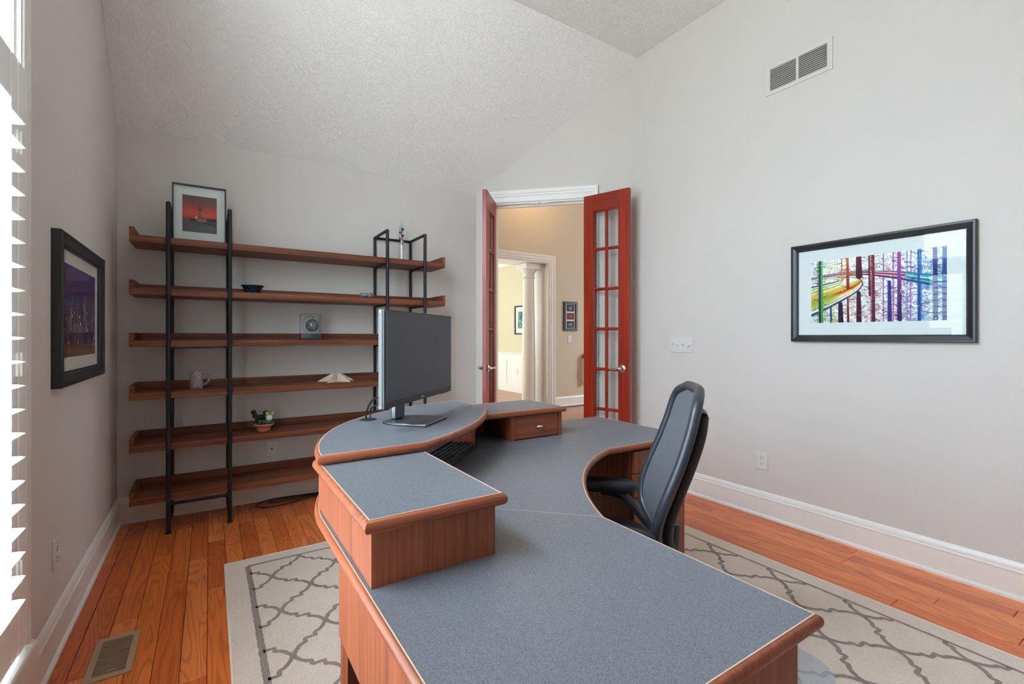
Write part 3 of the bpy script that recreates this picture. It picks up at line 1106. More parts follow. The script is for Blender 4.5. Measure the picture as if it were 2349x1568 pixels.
def strip(mb, pts, w, z0=RZ - .002, z1=RZ + .0012):
    """flat band along a polyline, slightly proud of the pile, with ragged edges"""
    pts = [Vector((p[0], p[1], 0)) for p in pts]
    dense = []
    for i in range(len(pts) - 1):
        n = max(1, int((pts[i + 1] - pts[i]).length / .012))
        for k in range(n):
            dense.append(pts[i].lerp(pts[i + 1], k / n))
    dense.append(pts[-1])
    L, Rr = [], []
    n = len(dense)
    for i in range(n):
        d0 = (dense[i] - dense[max(i - 1, 0)])
        d1 = (dense[min(i + 1, n - 1)] - dense[i])
        d = (d0.normalized() if d0.length > 0 else Vector()) + (d1.normalized() if d1.length > 0 else Vector())
        d.normalize()
        nn = Vector((-d.y, d.x, 0))
        a = w / 2 * random.uniform(.84, 1.16)
        b = w / 2 * random.uniform(.84, 1.16)
        L.append(dense[i] + nn * a)
        Rr.append(dense[i] - nn * b)
    vs = [(p.x, p.y, z1) for p in L] + [(p.x, p.y, z1) for p in Rr]
    fs = [(i, i + 1, n + i + 1, n + i) for i in range(n - 1)]
    mb.add(vs, fs)


bx0, bx1, by0, by1 = .168, 2.418, -.08, 2.785
strip(mb, [(bx0, by0), (bx0, by1)], .024)
strip(mb, [(bx0, by1), (bx1, by1)], .016)
strip(mb, [(bx1, by1), (bx1, by0)], .012)
strip(mb, [(bx1, by0), (bx0, by0)], .016)
frac = [(0, 0), (.07, .12), (.16, .25), (.25, .32), (.36, .36), (.36, .5), (.64, .5), (.64, .64), (.75, .68), (.84, .75), (.93, .88), (1, 1)]
ax, ay = .1485, .172
nx0, ny0 = .262, 2.601


def clip_strip(pts):
    """Liang-Barsky style clip of a polyline against the border by dense sampling"""
    run = []
    dense = []
    for i in range(len(pts) - 1):
        for k in range(10):
            u = k / 10
            dense.append((pts[i][0] * (1 - u) + pts[i + 1][0] * u, pts[i][1] * (1 - u) + pts[i + 1][1] * u))
    dense.append(pts[-1])
    for p in dense:
        if bx0 <= p[0] <= bx1 and by0 <= p[1] <= by1:
            run.append(p)
        else:
            if len(run) > 2:
                strip(mb, run[::3] + [run[-1]], .0165)
            run = []
    if len(run) > 2:
        strip(mb, run[::3] + [run[-1]], .0165)


for i in range(-1, 15):
    for j in range(-2, 20):
        x = nx0 + i * ax
        y = ny0 - (2 * j + (i % 2)) * ay
        for s in (1, -1):
            clip_strip([(x + fx * ax, y - s * fy * ay) for fx, fy in frac])
        # thickened knot where the lines cross
        if bx0 < x < bx1 and by0 < y < by1:
            strip(mb, [(x, y - .015), (x, y + .015)], .024, z1=RZ + .0014)
rel(mb, ro).build('trellis_pattern', 'rugline', rug)
mb = MB()
for a, b in (((RX0, RY0), (RX0, RY1)), ((RX0, RY1), (RX1, RY1)), ((RX1, RY1), (RX1, RY0)), ((RX1, RY0), (RX0, RY0))):
    mb.tube([(a[0], a[1], .0075), (b[0], b[1], .0075)], .0065, 8)
rel(mb, ro).build('bound_edge', 'rugedge', rug, smooth=True)
RT = RZ + .0015                                # top of the rug
# clear chair mat
mx0, mx1, my0, my1, mr = .93, 1.887, .745, 1.40, .13
poly = []
for (cxx, cyy, a0) in ((mx1 - mr, my0 + mr, -90), (mx1 - mr, my1 - mr, 0), (mx0 + mr, my1 - mr, 90), (mx0 + mr, my0 + mr, 180)):
    for k in range(9):
        a = math.radians(a0 + 90 * k / 8)
        poly.append((cxx + mr * math.cos(a), cyy + mr * math.sin(a)))
o = rel(MB().prism(poly, RT, RT + .003), (1.4, 1.25, RT)).build('chair_mat', 'vinyl')
o.location = (1.4, 1.25, RT)
tag(o, 'clear vinyl chair mat with rounded corners lying on the rug', 'chair mat')
MT = RT + .003

# ================================================================== DESK
ZD, TD = .74, .025
S0 = 2.2535
XD0, XD1 = .24, .845                           # left wing rear and front edge (laminate)
YN = .384                                      # near end of the left wing
YD0, YD1 = S0 - XD0, S0 - XD1                  # right wing rear and front edge
XN = 1.885                                     # far right end of the right wing
P1 = (XD0, 1.278)
C1 = (XD1, .884)
C2 = (S0 - .884, YD1)
S1, S2 = C1[0] + C1[1], C2[0] + C2[1]


def sd(S, D):
    return ((S + D) / 2, (S - D) / 2)


hc = (S0 - (P1[0] + P1[1])) / R2               # half chord of the rear bow
sag = .194
RR = (hc * hc + sag * sag) / (2 * sag)
d1 = (P1[1] - P1[0]) / R2


def rear(S):
    s = (S - S0) / R2
    d = d1 + sag - RR + math.sqrt(max(0, RR * RR - s * s))
    return sd(S, -d * R2)


hf2 = (S2 - S1) / 2 / R2
sg2 = .071
RF = (hf2 * hf2 + sg2 * sg2) / (2 * sg2)
d0 = (C1[1] - C1[0]) / R2


def front(S):
    s = (S - S0) / R2
    d = d0 + sg2 - RF + math.sqrt(max(0, RF * RF - s * s))
    return sd(S, -d * R2)


def lin(a, b, n):
    return [a + (b - a) * i / (n - 1) for i in range(n)]


SP1 = P1[0] + P1[1]
SP2 = 2 * S0 - SP1
left_rear = [rear(S) for S in lin(SP1, S1, 8)]
mid_rear = [rear(S) for S in lin(S1, S2, 22)]
right_rear = [rear(S) for S in lin(S2, SP2, 8)]
mid_front = [front(S) for S in lin(S1, S2, 24)]
BULL = [(0.0, 0.0)] + [(.0105 * math.sin(math.radians(a)), -TD / 2 + TD / 2 * math.cos(math.radians(a))) for a in range(10, 180, 17)] + [(0.0, -TD)]
PALE = [(-.0012, .0004), (.0008, .0004), (.0008, -.001), (-.0012, -.001)]

desk = thing('corner_desk', 'grey-blue topped cherry corner desk with two wings and a bowed back', 'desk', (1.1, 1.15, RT))
DO = Vector((1.1, 1.15, RT))


def slab(parent, poly, edge, ztop, name, off, woodmat='cherryx'):
    """laminate top with a wooden bullnose swept along the exposed edge polyline (edge runs counter-clockwise)"""
    top = rel(MB().prism(poly, ztop - TD, ztop), off).build(name, 'laminate', parent)
    for e in edge:
        e3 = [(p[0], p[1], ztop) for p in e]
        rel(MB().sweep(e3, BULL), off).build('edge_band', woodmat, top, smooth=True, angle=50)
        rel(MB().sweep(e3, PALE), off).build('edge_line', 'pale', top)
    return top


# counter-clockwise outlines (seen from above)
A = (XD0, YN)
B = (XD1, YN)
gap = .0012
e2 = Vector((-1, 1, 0)) / R2
e1 = Vector((1, 1, 0)) / R2
lw = [A, B, C1] + [(p[0], p[1]) for p in reversed(left_rear)]
slab(desk, lw, [list(reversed(left_rear)) + [A, B, C1]], ZD, 'worktop', DO, 'cherryy')
cm = [(p[0] + e1.x * gap, p[1] + e1.y * gap) if i == 0 else p for i, p in enumerate(mid_front)]
slab(desk, mid_front + list(reversed(mid_rear)), [mid_front, list(reversed(mid_rear))], ZD, 'worktop', DO, 'cherryx')
rw = [C2, (XN, YD1), (XN, YD0)] + list(reversed(right_rear))
slab(desk, rw, [[C2, (XN, YD1), (XN, YD0)] + list(reversed(right_rear))], ZD, 'worktop', DO, 'cherryx')
# pale seam lines between the sections
for (a, b) in ((C1, left_rear[-1]), (C2, mid_rear[-1])):
    d = (Vector(b) - Vector(a)).normalized()
    nn = Vector((-d.y, d.x)) * .0007
    vs = [(a[0] + nn.x, a[1] + nn.y, ZD + .0003), (a[0] - nn.x, a[1] - nn.y, ZD + .0003), (b[0] - nn.x, b[1] - nn.y, ZD + .0003), (b[0] + nn.x, b[1] + nn.y, ZD + .0003)]
    rel(MB().add(vs, [(0, 1, 2, 3)]), DO).build('seam', 'pale', desk)
# modesty panels: left wing, centre, right wing
ZU = ZD - TD
rel(MB().box(XD0 + .008, .752, .52, XD0 + .026, 1.111, ZU), DO).build('modesty_panel', 'cherryz', desk)
rel(MB().box(2.2535 - 1.105, YD0 - .026, .52, 1.528, YD0 - .008, ZU), DO).build('modesty_panel', 'cherryz', desk)
a, b = Vector((XD0 + .012, 1.111, 0)), Vector((2.2535 - 1.111, YD0 - .012, 0))
c = (a + b) / 2
rel(MB().obox((c.x + .006, c.y - .006, (ZU + RT) / 2), e1, e2, (0, 0, 1), (b - a).length / 2, .009, (ZU - RT) / 2 - .0), DO).build('back_panel', 'cherryz', desk)


def drawer_pedestal(label, x0, x1, y0, y1, face, ztop, group):
    t = thing('drawer_pedestal', label, 'drawer unit', ((x0 + x1) / 2, (y0 + y1) / 2, RT), group=group)
    o = Vector(((x0 + x1) / 2, (y0 + y1) / 2, RT))
    rel(MB().box(x0, y0, RT, x1, y1, ztop), o).build('body', 'cherryz', t, bevel=.002)
    zz = RT + .05
    hts = [.44, .105, .12]
    for hgt in hts:
        z1 = min(zz + hgt, ztop - .006)
        g = .004
        if face == 'x':
            d = rel(MB().box(x1 + .004, y0 + g, zz, x1 + .022, y1 - g, z1 - g), o).build('drawer_front', 'cherryz', t, bevel=.0015)
            c0 = Vector((x1 + .022, (y0 + y1) / 2, (zz + z1) / 2))
            ex, eo = Vector((0, 1, 0)), Vector((1, 0, 0))
        else:
            d = rel(MB().box(x0 + g, y0 - .022, zz, x1 - g, y0 - .004, z1 - g), o).build('drawer_front', 'cherryz', t, bevel=.0015)
            c0 = Vector((x0 + .085, y0 - .022, (zz + z1) / 2))
            ex, eo = Vector((1, 0, 0)), Vector((0, -1, 0))
        pull(d, c0 - o, ex, eo)
        zz = z1
    return t


def pull(parent, c, ex, eo, w=.038):
    """boat-shaped metal pull"""
    c, ex, eo = Vector(c), Vector(ex), Vector(eo)
    up = Vector((0, 0, 1))
    rings = []
    for i in range(11):
        q = -1 + 2 * i / 10
        rr = max(.0012, .011 * (1 - q * q) ** .8)
        hh = max(.0012, .0075 * (1 - q * q) ** .8)
        cc = c + ex * (q * w) + eo * (.010 + .006 * (1 - q * q))
        rings.append([cc + eo * (math.cos(2 * math.pi * k / 12) * rr) + up * (math.sin(2 * math.pi * k / 12) * hh) for k in range(12)])
    mb = MB().loft(rings)
    mb.tube([c, c + eo * .012], .005, 8)
    mb.build('handle', 'chrome', parent, smooth=True)


drawer_pedestal('cherry drawer pedestal under the near wing of the desk', XD0 + .006, XD1 - .03, YN + .018, .748, 'x', ZU - .002, 'desk pedestals')
drawer_pedestal('cherry drawer pedestal under the far right wing of the desk', 1.535, XN - .004, YD1 + .03, YD0 - .01, 'y', ZU - .002, 'desk pedestals')

# risers and monitor platform on the worktop
ZR, TR = .873, .025
rs = thing('desk_riser', 'closed cherry riser box with grey top on the near desk wing', 'desk riser', (.38, 1.1, ZD), group='desk risers')
o = Vector((.38, 1.1, ZD))
yA, yE = .842, 1.335
slab(rs, [(XD0, yA), (.515, yA), (.515, yE), (XD0, yE)], [[(XD0, yE), (XD0, yA), (.515, yA), (.515, yE)]], ZR, 'top', o, 'cherryx')
rel(MB().box(XD0 + .008, yA + .016, ZD + .0003, .51, yA + .034, ZR - TR), o).build('front_panel', 'cherryz', rs)
rel(MB().box(XD0 + .008, yA + .034, ZD + .0003, XD0 + .026, yE + .012, ZR - TR), o).build('side_panel', 'cherryz', rs)
rel(MB().box(.492, yA + .034, ZD + .0003, .51, yE + .012, ZR - TR), o).build('side_panel', 'cherryz', rs)
rs2 = thing('desk_riser', 'cherry riser with open cubby and one drawer on the far desk wing', 'desk riser', (1.15, 1.88, ZD), group='desk risers')
o = Vector((1.15, 1.88, ZD))
xA, xE, yf = .9075, 1.4, 1.728
slab(rs2, [(xA, yf), (xE, yf), (xE, YD0), (xA, YD0)], [[(xA, yf), (xE, yf), (xE, YD0), (xA, YD0)]], ZR, 'top', o, 'cherryx')
yf2 = yf + .008
for (a, b) in ((.916, .935), (1.115, 1.134), (1.378, 1.397)):
    rel(MB().box(a, yf2, ZD + .0003, b, YD0 - .01, ZR - TR), o).build('side_panel', 'cherryz', rs2)
rel(MB().box(.935, YD0 - .028, ZD + .0003, 1.378, YD0 - .01, ZR - TR), o).build('back_panel', 'cherryz', rs2)
dr = rel(MB().box(1.1365, yf2 + .003, ZD + .004, 1.3755, yf2 + .02, ZR - TR - .003), o).build('drawer_front', 'cherryx', rs2, bevel=.0012)
pull(dr, Vector((1.262, yf2 + .003, (ZD + ZR - TR) / 2)) - o, (1, 0, 0), (0, -1, 0), .018)

pf = thing('monitor_platform', 'bow-backed grey platform with cherry edge carrying the monitor', 'monitor stand', (.6, 1.65, ZR))
o = Vector((.6, 1.65, ZR))
ZP = ZR + TR
xq, yq = .513, 1.268
Fq = (xq, yq)
Sq = xq + yq
hq = (S0 - Sq) / R2
sq = .052
RQ = (hq * hq + sq * sq) / (2 * sq)
dq = (yq - xq) / R2


def pfront(S):
    s = (S - S0) / R2
    d = dq - sq + RQ - math.sqrt(max(0, RQ * RQ - s * s))
    return sd(S, -d * R2)


pfr = [pfront(S) for S in lin(Sq, 2 * S0 - Sq, 20)]
prr = [rear(S) for S in lin(2 * S0 - (XD0 + 1.268), XD0 + 1.268, 40)]
out = [(XD0 - .0, yq)] + pfr + [(S0 - yq, YD0)] + prr[1:-1]
top = rel(MB().prism(out, ZR + .0003, ZP), o).build('top', 'laminate', pf)
rel(MB().sweep([(p[0], p[1], ZP) for p in out], [(a, b * .99) for a, b in BULL], closed=True), o).build('edge_band', 'cherryx', top, smooth=True, angle=50)
rel(MB().sweep([(p[0], p[1], ZP) for p in out], PALE, closed=True), o).build('edge_line', 'pale', top)
# cable grommet ring
gx, gy = .485, 1.722
r = MB().lathe([(.022, 0), (.031, 0), (.031, .002), (.027, .003), (.022, .002)], (gx - o.x, gy - o.y, ZP - o.z), 24)
gr = r.build('grommet', 'plastic', pf)
MB().lathe([(0, 0), (.0225, 0), (.0225, .0007), (0, .0007)], (gx - o.x, gy - o.y, ZP - o.z + .0002), 24).build('grommet_hole', 'dark', gr)

# ------------------------------------------------------------------ monitor
md = Vector((.74, .672, 0)).normalized()       # screen width, left to right
mn = Vector((md.y, -md.x, 0))                  # screen normal, towards the chair
mon = thing('monitor', 'switched-off flat monitor with silver sides on the desk platform', 'monitor', (.66, 1.62, ZP), math.atan2(md.y, md.x))
# local: x = width, -y = front, z up
WM, z0m, z1m = .270, .973 - ZP, 1.286 - ZP
MB().box(-WM, .004, z0m, WM, .012, z1m).build('bezel', 'monframe', mon, bevel=.0015)
MB().box(-WM + .005, .0028, z0m + .022, WM - .005, .004, z1m - .005).build('screen', 'screen', mon)
mb = MB().box(-WM, .012, z0m, WM, .026, z1m)
bd = mb.build('housing', 'silver', mon, bevel=.003)
mb = MB()
for i in range(70):
    z = z0m + .012 + i * (z1m - z0m - .024) / 69
    mb.box(-WM - .0006, .0185, z - .0011, -WM + .0005, .0212, z + .0011)
mb.build('vent_slots', 'dark', bd)
mb = MB().loft([[(-.2, .026, z0m + .03), (.2, .026, z0m + .03), (.2, .026, z1m - .05), (-.2, .026, z1m - .05)], [(-.16, .046, z0m + .06), (.16, .046, z0m + .06), (.16, .046, z1m - .09), (-.16, .046, z1m - .09)]])
mb.build('rear_cover', 'plastic', mon)
mb = MB()
for i in range(6):
    mb.box(WM - .1 + i * .013, .006, z0m - .003, WM - .092 + i * .013, .01, z0m)
mb.build('buttons', 'silver', mon)
# neck and base
px, py = -.055, .075
mb = MB().box(px - .032, py - .012, .010, px + .032, py + .012, z0m + .12)
mb.build('neck', 'standm', mon, bevel=.006)
MB().box(px - .045, .046, z0m + .07, px + .045, py - .008, z0m + .16).build('mount', 'plastic', mon, bevel=.003)
px2 = -.05
base = [(px2 - .09, -.075), (px2 + .09, -.075), (px2 + .085, .075), (px2 + .02, .105), (px2 - .07, .1), (px2 - .093, .04)]
MB().prism(base, 0.0004, .009).build('base', 'standm', mon, bevel=.003)
cu = bpy.data.curves.new('logo', 'FONT')
cu.body = 'DELL'
cu.size = .0135
cu.align_x = 'CENTER'
cu.extrude = .0002
to = bpy.data.objects.new('logo_source', cu)
COL.objects.link(to)
dg = bpy.context.evaluated_depsgraph_get()
lm = bpy.data.meshes.new_from_object(to.evaluated_get(dg))
bpy.data.objects.remove(to)
lo = bpy.data.objects.new('logo', lm)
lm.materials.clear()
lm.materials.append(M['logo'])
COL.objects.link(lo)
lo.parent = mon
lo.location = (0, .0035, z0m + .0055)
lo.rotation_euler = (math.pi / 2, 0, 0)
lo['label'] = 'small silver DELL lettering on the lower bezel'


def cable(name, pts, r, mat, label, cat='cable', sub=8):
    p = catmull(pts, sub)
    o = Vector(pts[0])
    ob = MB().tube([q - o for q in p], r, 8).build(name, mat, None, smooth=True)
    ob.location = o
    return tag(ob, label, cat)


ml = Vector((.66, 1.62, 0))
for k, (dx, top_z, lab) in enumerate(((.0, .99, 'black monitor cable arching highest from the grommet'), (.012, .97, 'black monitor cable lying lower beside the arching one'))):
    q = ml + md * (-.2 + dx * 3) - mn * .052
    cable('monitor_cable', [(gx - .006 + dx, gy + .004 - dx, ZP + .004), (gx - .004 + dx, gy - .004, ZP + .035), (gx + dx * .6, gy - .045, top_z - .02), (gx + dx, gy - .11, top_z), (q.x, q.y, top_z + .012)], .0035, 'cable', lab)

# ------------------------------------------------------------------ keyboard
kd = Vector((-.136, -.126, 0)).normalized()
kb = thing('keyboard', 'black full-size keyboard tucked under the monitor platform', 'keyboard', (.745, 1.63, ZD), math.atan2(.68, .735))
# local x along the keyboard, +y towards the chair is -y
KW, KD_ = .2, .066
MB().loft([[(-KW, -KD_, .0006), (KW, -KD_, .0006), (KW, KD_, .0006), (-KW, KD_, .0006)], [(-KW, -KD_, .012), (KW, -KD_, .012), (KW, KD_, .02), (-KW, KD_, .02)]]).build('case', 'plastic', kb, bevel=.003)
mb = MB()
lg = MB()
for r in range(6):
    y = KD_ - .018 - r * .0187 - (0.006 if r else 0)
    z = .012 + (y + KD_) / (2 * KD_) * .008
    x = -KW + .012
    while x < KW - .022:
        wdt = .016
        if r == 5 and -.12 < x < -.02:
            wdt = .1
        mb.loft([[(x, y - .008, z - .001), (x + wdt, y - .008, z - .001), (x + wdt, y + .008, z - .001), (x, y + .008, z - .001)],
                 [(x + .002, y - .006, z + .007), (x + wdt - .002, y - .006, z + .007), (x + wdt - .002, y + .006, z + .007), (x + .002, y + .006, z + .007)]])
        lg.box(x + .004, y + .0, z + .0068, x + .0095, y + .0045, z + .0073)
        x += wdt + .0028
mb.build('keys', 'key', kb, kind='stuff')
lg.build('key_legends', 'legend', kb, kind='stuff')

# ================================================================== CHAIR
CN = Vector((-.74, .672, 0)).normalized()      # facing
ch = thing('office_chair', 'black mesh-backed office chair with padded arms drawn up to the desk', 'chair', (1.185, 1.245, MT), math.atan2(CN.y, CN.x) - math.pi / 2)
# local: +y facing, +x chair's right
zt = MT


def L(z):
    return z - zt


def back_pt(u, z):
    """u in -1..1 across the backrest"""
    tb = [(.475, .06, -.212), (.505, .125, -.200), (.55, .186, -.193), (.62, .216, -.203), (.70, .222, -.231), (.80, .213, -.268), (.90, .200, -.297), (.965, .186, -.310), (1.0, .155, -.315), (1.022, .085, -.317)]
    zz_ = [q[0] for q in tb]
    i = 0
    while i < len(tb) - 2 and z > zz_[i + 1]:
        i += 1
    q = max(0.0, min(1.0, (z - zz_[i]) / (zz_[i + 1] - zz_[i])))

    def herm(k):
        p0, p1, p2, p3 = tb[max(i - 1, 0)], tb[i], tb[i + 1], tb[min(i + 2, len(tb) - 1)]
        h_ = p2[0] - p1[0]
        m1 = (p2[k] - p0[k]) / max(1e-6, p2[0] - p0[0]) * h_
        m2 = (p3[k] - p1[k]) / max(1e-6, p3[0] - p1[0]) * h_
        return (2 * q ** 3 - 3 * q * q + 1) * p1[k] + (q ** 3 - 2 * q * q + q) * m1 + (-2 * q ** 3 + 3 * q * q) * p2[k] + (q ** 3 - q * q) * m2
    w, y = herm(1), herm(2)
    x = u * w
    return Vector((x, y + .9 * x * x, L(z)))


zs = [.475, .495, .52, .55, .58, .62, .66, .70, .75, .80, .85, .89, .93, .96, .985, 1.0, 1.012, 1.022]
nu = 16
for_front, for_back = [], []
vs, fs = [], []
for z in zs:
    for k in range(nu + 1):
        vs.append(back_pt(-1 + 2 * k / nu, z))
n1 = len(vs)
for z in zs:
    for k in range(nu + 1):
        vs.append(back_pt(-1 + 2 * k / nu, z) + Vector((0, -.005, 0)))
for i in range(len(zs) - 1):
    for k in range(nu):
        a = i * (nu + 1) + k
        fs.append((a, a + 1, a + nu + 2, a + nu + 1))
        fs.append((n1 + a, n1 + a + nu + 1, n1 + a + nu + 2, n1 + a + 1))
bk = MB().add(vs, fs).build('mesh_back', 'mesh', ch, smooth=True)
# rim: flattened tube around the outline
rim = [back_pt(1, z) for z in zs] + [back_pt(u, 1.022) for u in (.5, 0, -.5)] + [back_pt(-1, z) for z in reversed(zs)] + [back_pt(u, .475) for u in (-.4, .4)]
rim = [p + Vector((0, -.004, 0)) for p in rim]
rp = catmull(rim + [rim[0]], 3)[:-1]
MB().tube(rp, (.017), 10, closed=True).build('back_rim', 'chairframe', ch, smooth=True)
# inner trim line on the rim
# rear frame: two blades from the lower spine up to the upper corners, with a cross yoke
for s in (-1, 1):
    p = [back_pt(s * u, z) + Vector((0, dy, 0)) for u, z, dy in ((.35, .47, -.02), (.55, .53, -.024), (.68, .61, -.028), (.74, .70, -.030), (.76, .79, -.032), (.76, .88, -.034), (.70, .945, -.030))]
    p = catmull(p, 6)
    n = len(p)
    MB().tube(p, [(.024 - .010 * i / n, .012) for i in range(n)], 10).build('back_blade', 'plastic', ch, smooth=True)
p = catmull([back_pt(u, .945) + Vector((0, -.030, 0)) for u in (-.7, -.35, 0, .35, .7)], 5)
MB().tube(p, .011, 10).build('back_yoke', 'plastic', ch, smooth=True)
p = catmull([(0, -.2, L(.385)), (0, -.235, L(.42)), (0, -.245, L(.48)), (0, -.25, L(.55))], 6)
n = len(p)
MB().tube(p, [(.042 - .012 * i / n, .024) for i in range(n)], 12).build('spine', 'chairframe', ch, smooth=True)
# seat cushion
rings = []
for (zz, sc, dy) in ((.405, .80, 0), (.412, .93, 0), (.428, 1.0, 0), (.45, 1.0, 0), (.466, .95, 0), (.474, .82, 0), (.477, .45, 0)):
    ring = []
    for k in range(40):
        a = 2 * math.pi * k / 40
        ca, sa = math.cos(a), math.sin(a)
        ex = .25 * sc * math.copysign(abs(ca) ** .62, ca)
        ey = .235 * sc * math.copysign(abs(sa) ** .62, sa)
        zz2 = zz - (.02 if sa > 0 else 0) * max(0, sa) ** 3 - .010 * (1 - abs(ca)) * (1 if zz > .46 else 0)
        ring.append(Vector((ex, ey + .025, L(zz2))))
    rings.append(ring)
MB().loft(rings).build('seat', 'plastic', ch, smooth=True, angle=60)
MB().box(-.11, -.14, L(.36), .11, .12, L(.408)).build('seat_mechanism', 'chairframe', ch, bevel=.012)
# arms: padded rest on a curved support that sweeps back to the spine
for s in (-1, 1):
    ap = thing if False else None
    rings = []
    for i in range(15):
        q = i / 14
        y = -.150 + q * .29
        ww = .046 * (1 - abs(2 * q - 1) ** 5 * .55)
        hh = .027 * (1 - abs(2 * q - 1) ** 6 * .5)
        xx = s * (.262 - .025 * q)
        ring = []
        for k in range(16):
            a = 2 * math.pi * k / 16
            ca, sa = math.cos(a), math.sin(a)
            ring.append(Vector((xx + ww * math.copysign(abs(ca) ** .7, ca), y, L(.588) + .010 * q + hh * math.copysign(abs(sa) ** .7, sa))))
        rings.append(ring)
    MB().loft(rings).build('arm_pad', 'plastic', ch, smooth=True, angle=60)
    p = catmull([(s * .252, .0, L(.572)), (s * .262, -.07, L(.558)), (s * .268, -.125, L(.52)), (s * .262, -.165, L(.475)), (s * .225, -.205, L(.432)), (s * .13, -.225, L(.405)), (s * .03, -.215, L(.395))], 6)
    n = len(p)
    MB().tube(p, [(.032 - .006 * abs(2 * i / n - 1), .020) for i in range(n)], 12).build('arm_support', 'chairframe', ch, smooth=True)
    r = MB().lathe([(0, -.012), (.024, -.012), (.027, 0), (.024, .012), (0, .012)], (s * .075, -.235, L(.405)), 18, 0)
    r.build('pivot_knob', 'chairframe', ch, smooth=True)
MB().lathe([(0, .1), (.026, .1), (.026, .24), (.018, .24), (.018, .37), (0, .37)], seg=20).build('gas_lift', 'blackmetal', ch, smooth=True)
MB().lathe([(0, .06), (.04, .06), (.045, .08), (.04, .115), (0, .12)], seg=20).build('hub', 'chairframe', ch, smooth=True)
for k in range(5):
    a = 2 * math.pi * k / 5 + .3
    d = Vector((math.cos(a), math.sin(a), 0))
    lg_ = MB().tube([d * .03 + Vector((0, 0, .092)), d * .16 + Vector((0, 0, .082)), d * .3 + Vector((0, 0, .068))], [(.022, .016), (.019, .013), (.015, .011)], 10).build('base_leg', 'chairframe', ch, smooth=True)
    sx = Vector((-d.y, d.x, 0))
    for q in (-1, 1):
        c0 = d * .295 + sx * (q * .014)
        rings = []
        for (rr, off) in ((.001, -.010), (.024, -.010), (.0275, -.004), (.0275, .004), (.024, .010), (.001, .010)):
            rings.append([c0 + sx * off + d * (rr * math.cos(2 * math.pi * m / 16)) + Vector((0, 0, .0285 + rr * math.sin(2 * math.pi * m / 16))) for m in range(16)])
        MB().loft(rings).build('caster', 'plastic', lg_, smooth=True)

# ================================================================== SHELVING
sh = thing('wall_shelf', 'six-tier dark wood shelf on two black metal ladder frames', 'shelf', (.62, 3.7, 0))
so = Vector((.62, 3.7, 0))
SX0, SX1, SY0, SY1 = -.40, 1.64, 3.566, 3.872
ZSH = [.232 + .3155 * k for k in range(6)]
TB = .041
for z in ZSH:
    b = rel(MB().box(SX0, SY0, z - TB, SX1, SY1, z), so).build('shelf_board', 'walnut', sh, bevel=.002)
    rel(MB().box(SX0 + .024, SY1 - .02, z, SX1 - .024, SY1, z + .046), so).build('back_lip', 'walnut', b, bevel=.0015)
    rel(MB().box(SX0, SY0 + .0005, z, SX0 + .024, SY1, z + .046), so).build('end_lip', 'walnut', b, bevel=.0015)
    rel(MB().box(SX1 - .024, SY0 + .0005, z, SX1, SY1, z + .046), so).build('end_lip', 'walnut', b, bevel=.0015)
PY0, PY1, PT = 3.5505, 3.879, 2.02
rp_ = .0128


def seg_tube(a, b, nm, r=rp_):
    return rel(MB().tube([a, b], r, 12), so).build(nm, 'blackmetal', sh, smooth=True)


for xa, xb in ((-.21, .112), (1.15, 1.457)):
    for x in (xa, xb):
        seg_tube((x, PY0, .004), (x, PY0, PT), 'post')
        seg_tube((x, PY1, .004), (x, PY1, PT), 'post', .0115)
        seg_tube((x, PY0, PT - .004), (x, PY1, PT - .004), 'top_bar', .0115)
        for z in (.004,):
            for y in (PY0, PY1):
                rel(MB().lathe([(0, 0.0003), (.017, 0.0003), (.017, .006), (.014, .01), (0, .01)], (x, y, 0), 14), so).build('foot', 'blackmetal', sh)
        for z in ZSH:
            rel(MB().box(x - .009, PY0, z - TB - .014, x + .009, PY1, z - TB - .0005), so).build('shelf_bracket', 'blackmetal', sh)
    seg_tube((xa, PY1, PT - .004), (xb, PY1, PT - .004), 'top_bar', .010)
    seg_tube((xa, PY0, ZSH[0] - TB - .012), (xb, PY0, ZSH[0] - TB - .012), 'cross_bar', .0105)
    rel(MB().box(xa, PY1 - .008, ZSH[3] - TB - .016, xb, PY1 + .004, ZSH[3] - TB - .002), so).build('cross_bar', 'blackmetal', sh)
    rel(MB().box(xa, PY0 + .02, ZSH[3] - TB - .012, xb, PY0 + .032, ZSH[3] - TB - .001), so).build('cross_bar', 'blackmetal', sh)


# ------------------------------------------------------------------ printed pictures
def canvas(w, h, c=(1, 1, 1)):
    a = np.zeros((h, w, 3), np.float32)
    a[:] = c
    return a


def lin3(c):
    return np.array(srgb(*c)[:3], np.float32)


def draw_line(a, x0, y0, x1, y1, w0, col, w1=None, alpha=1.0):
    """line in pixel units, widths w0..w1"""
    H_, W_ = a.shape[:2]
    w1 = w0 if w1 is None else w1
    m = max(w0, w1) / 2 + 1
    xa, xb = int(max(0, min(x0, x1) - m)), int(min(W_ - 1, max(x0, x1) + m))
    ya, yb = int(max(0, min(y0, y1) - m)), int(min(H_ - 1, max(y0, y1) + m))
    if xb < xa or yb < ya:
        return
    Y, X = np.mgrid[ya:yb + 1, xa:xb + 1].astype(np.float32)
    dx, dy = x1 - x0, y1 - y0
    L2 = dx * dx + dy * dy + 1e-6
    u = np.clip(((X - x0) * dx + (Y - y0) * dy) / L2, 0, 1)
    dist = np.hypot(X - (x0 + u * dx), Y - (y0 + u * dy))
    wd = (w0 + (w1 - w0) * u) / 2
    k = np.clip(wd - dist + .5, 0, 1)[..., None] * alpha
    a[ya:yb + 1, xa:xb + 1] = a[ya:yb + 1, xa:xb + 1] * (1 - k) + lin3(col) * k


def draw_dot(a, x, y, r, col, alpha=1.0):
    draw_line(a, x, y, x + .01, y, 2 * r, col, alpha=alpha)


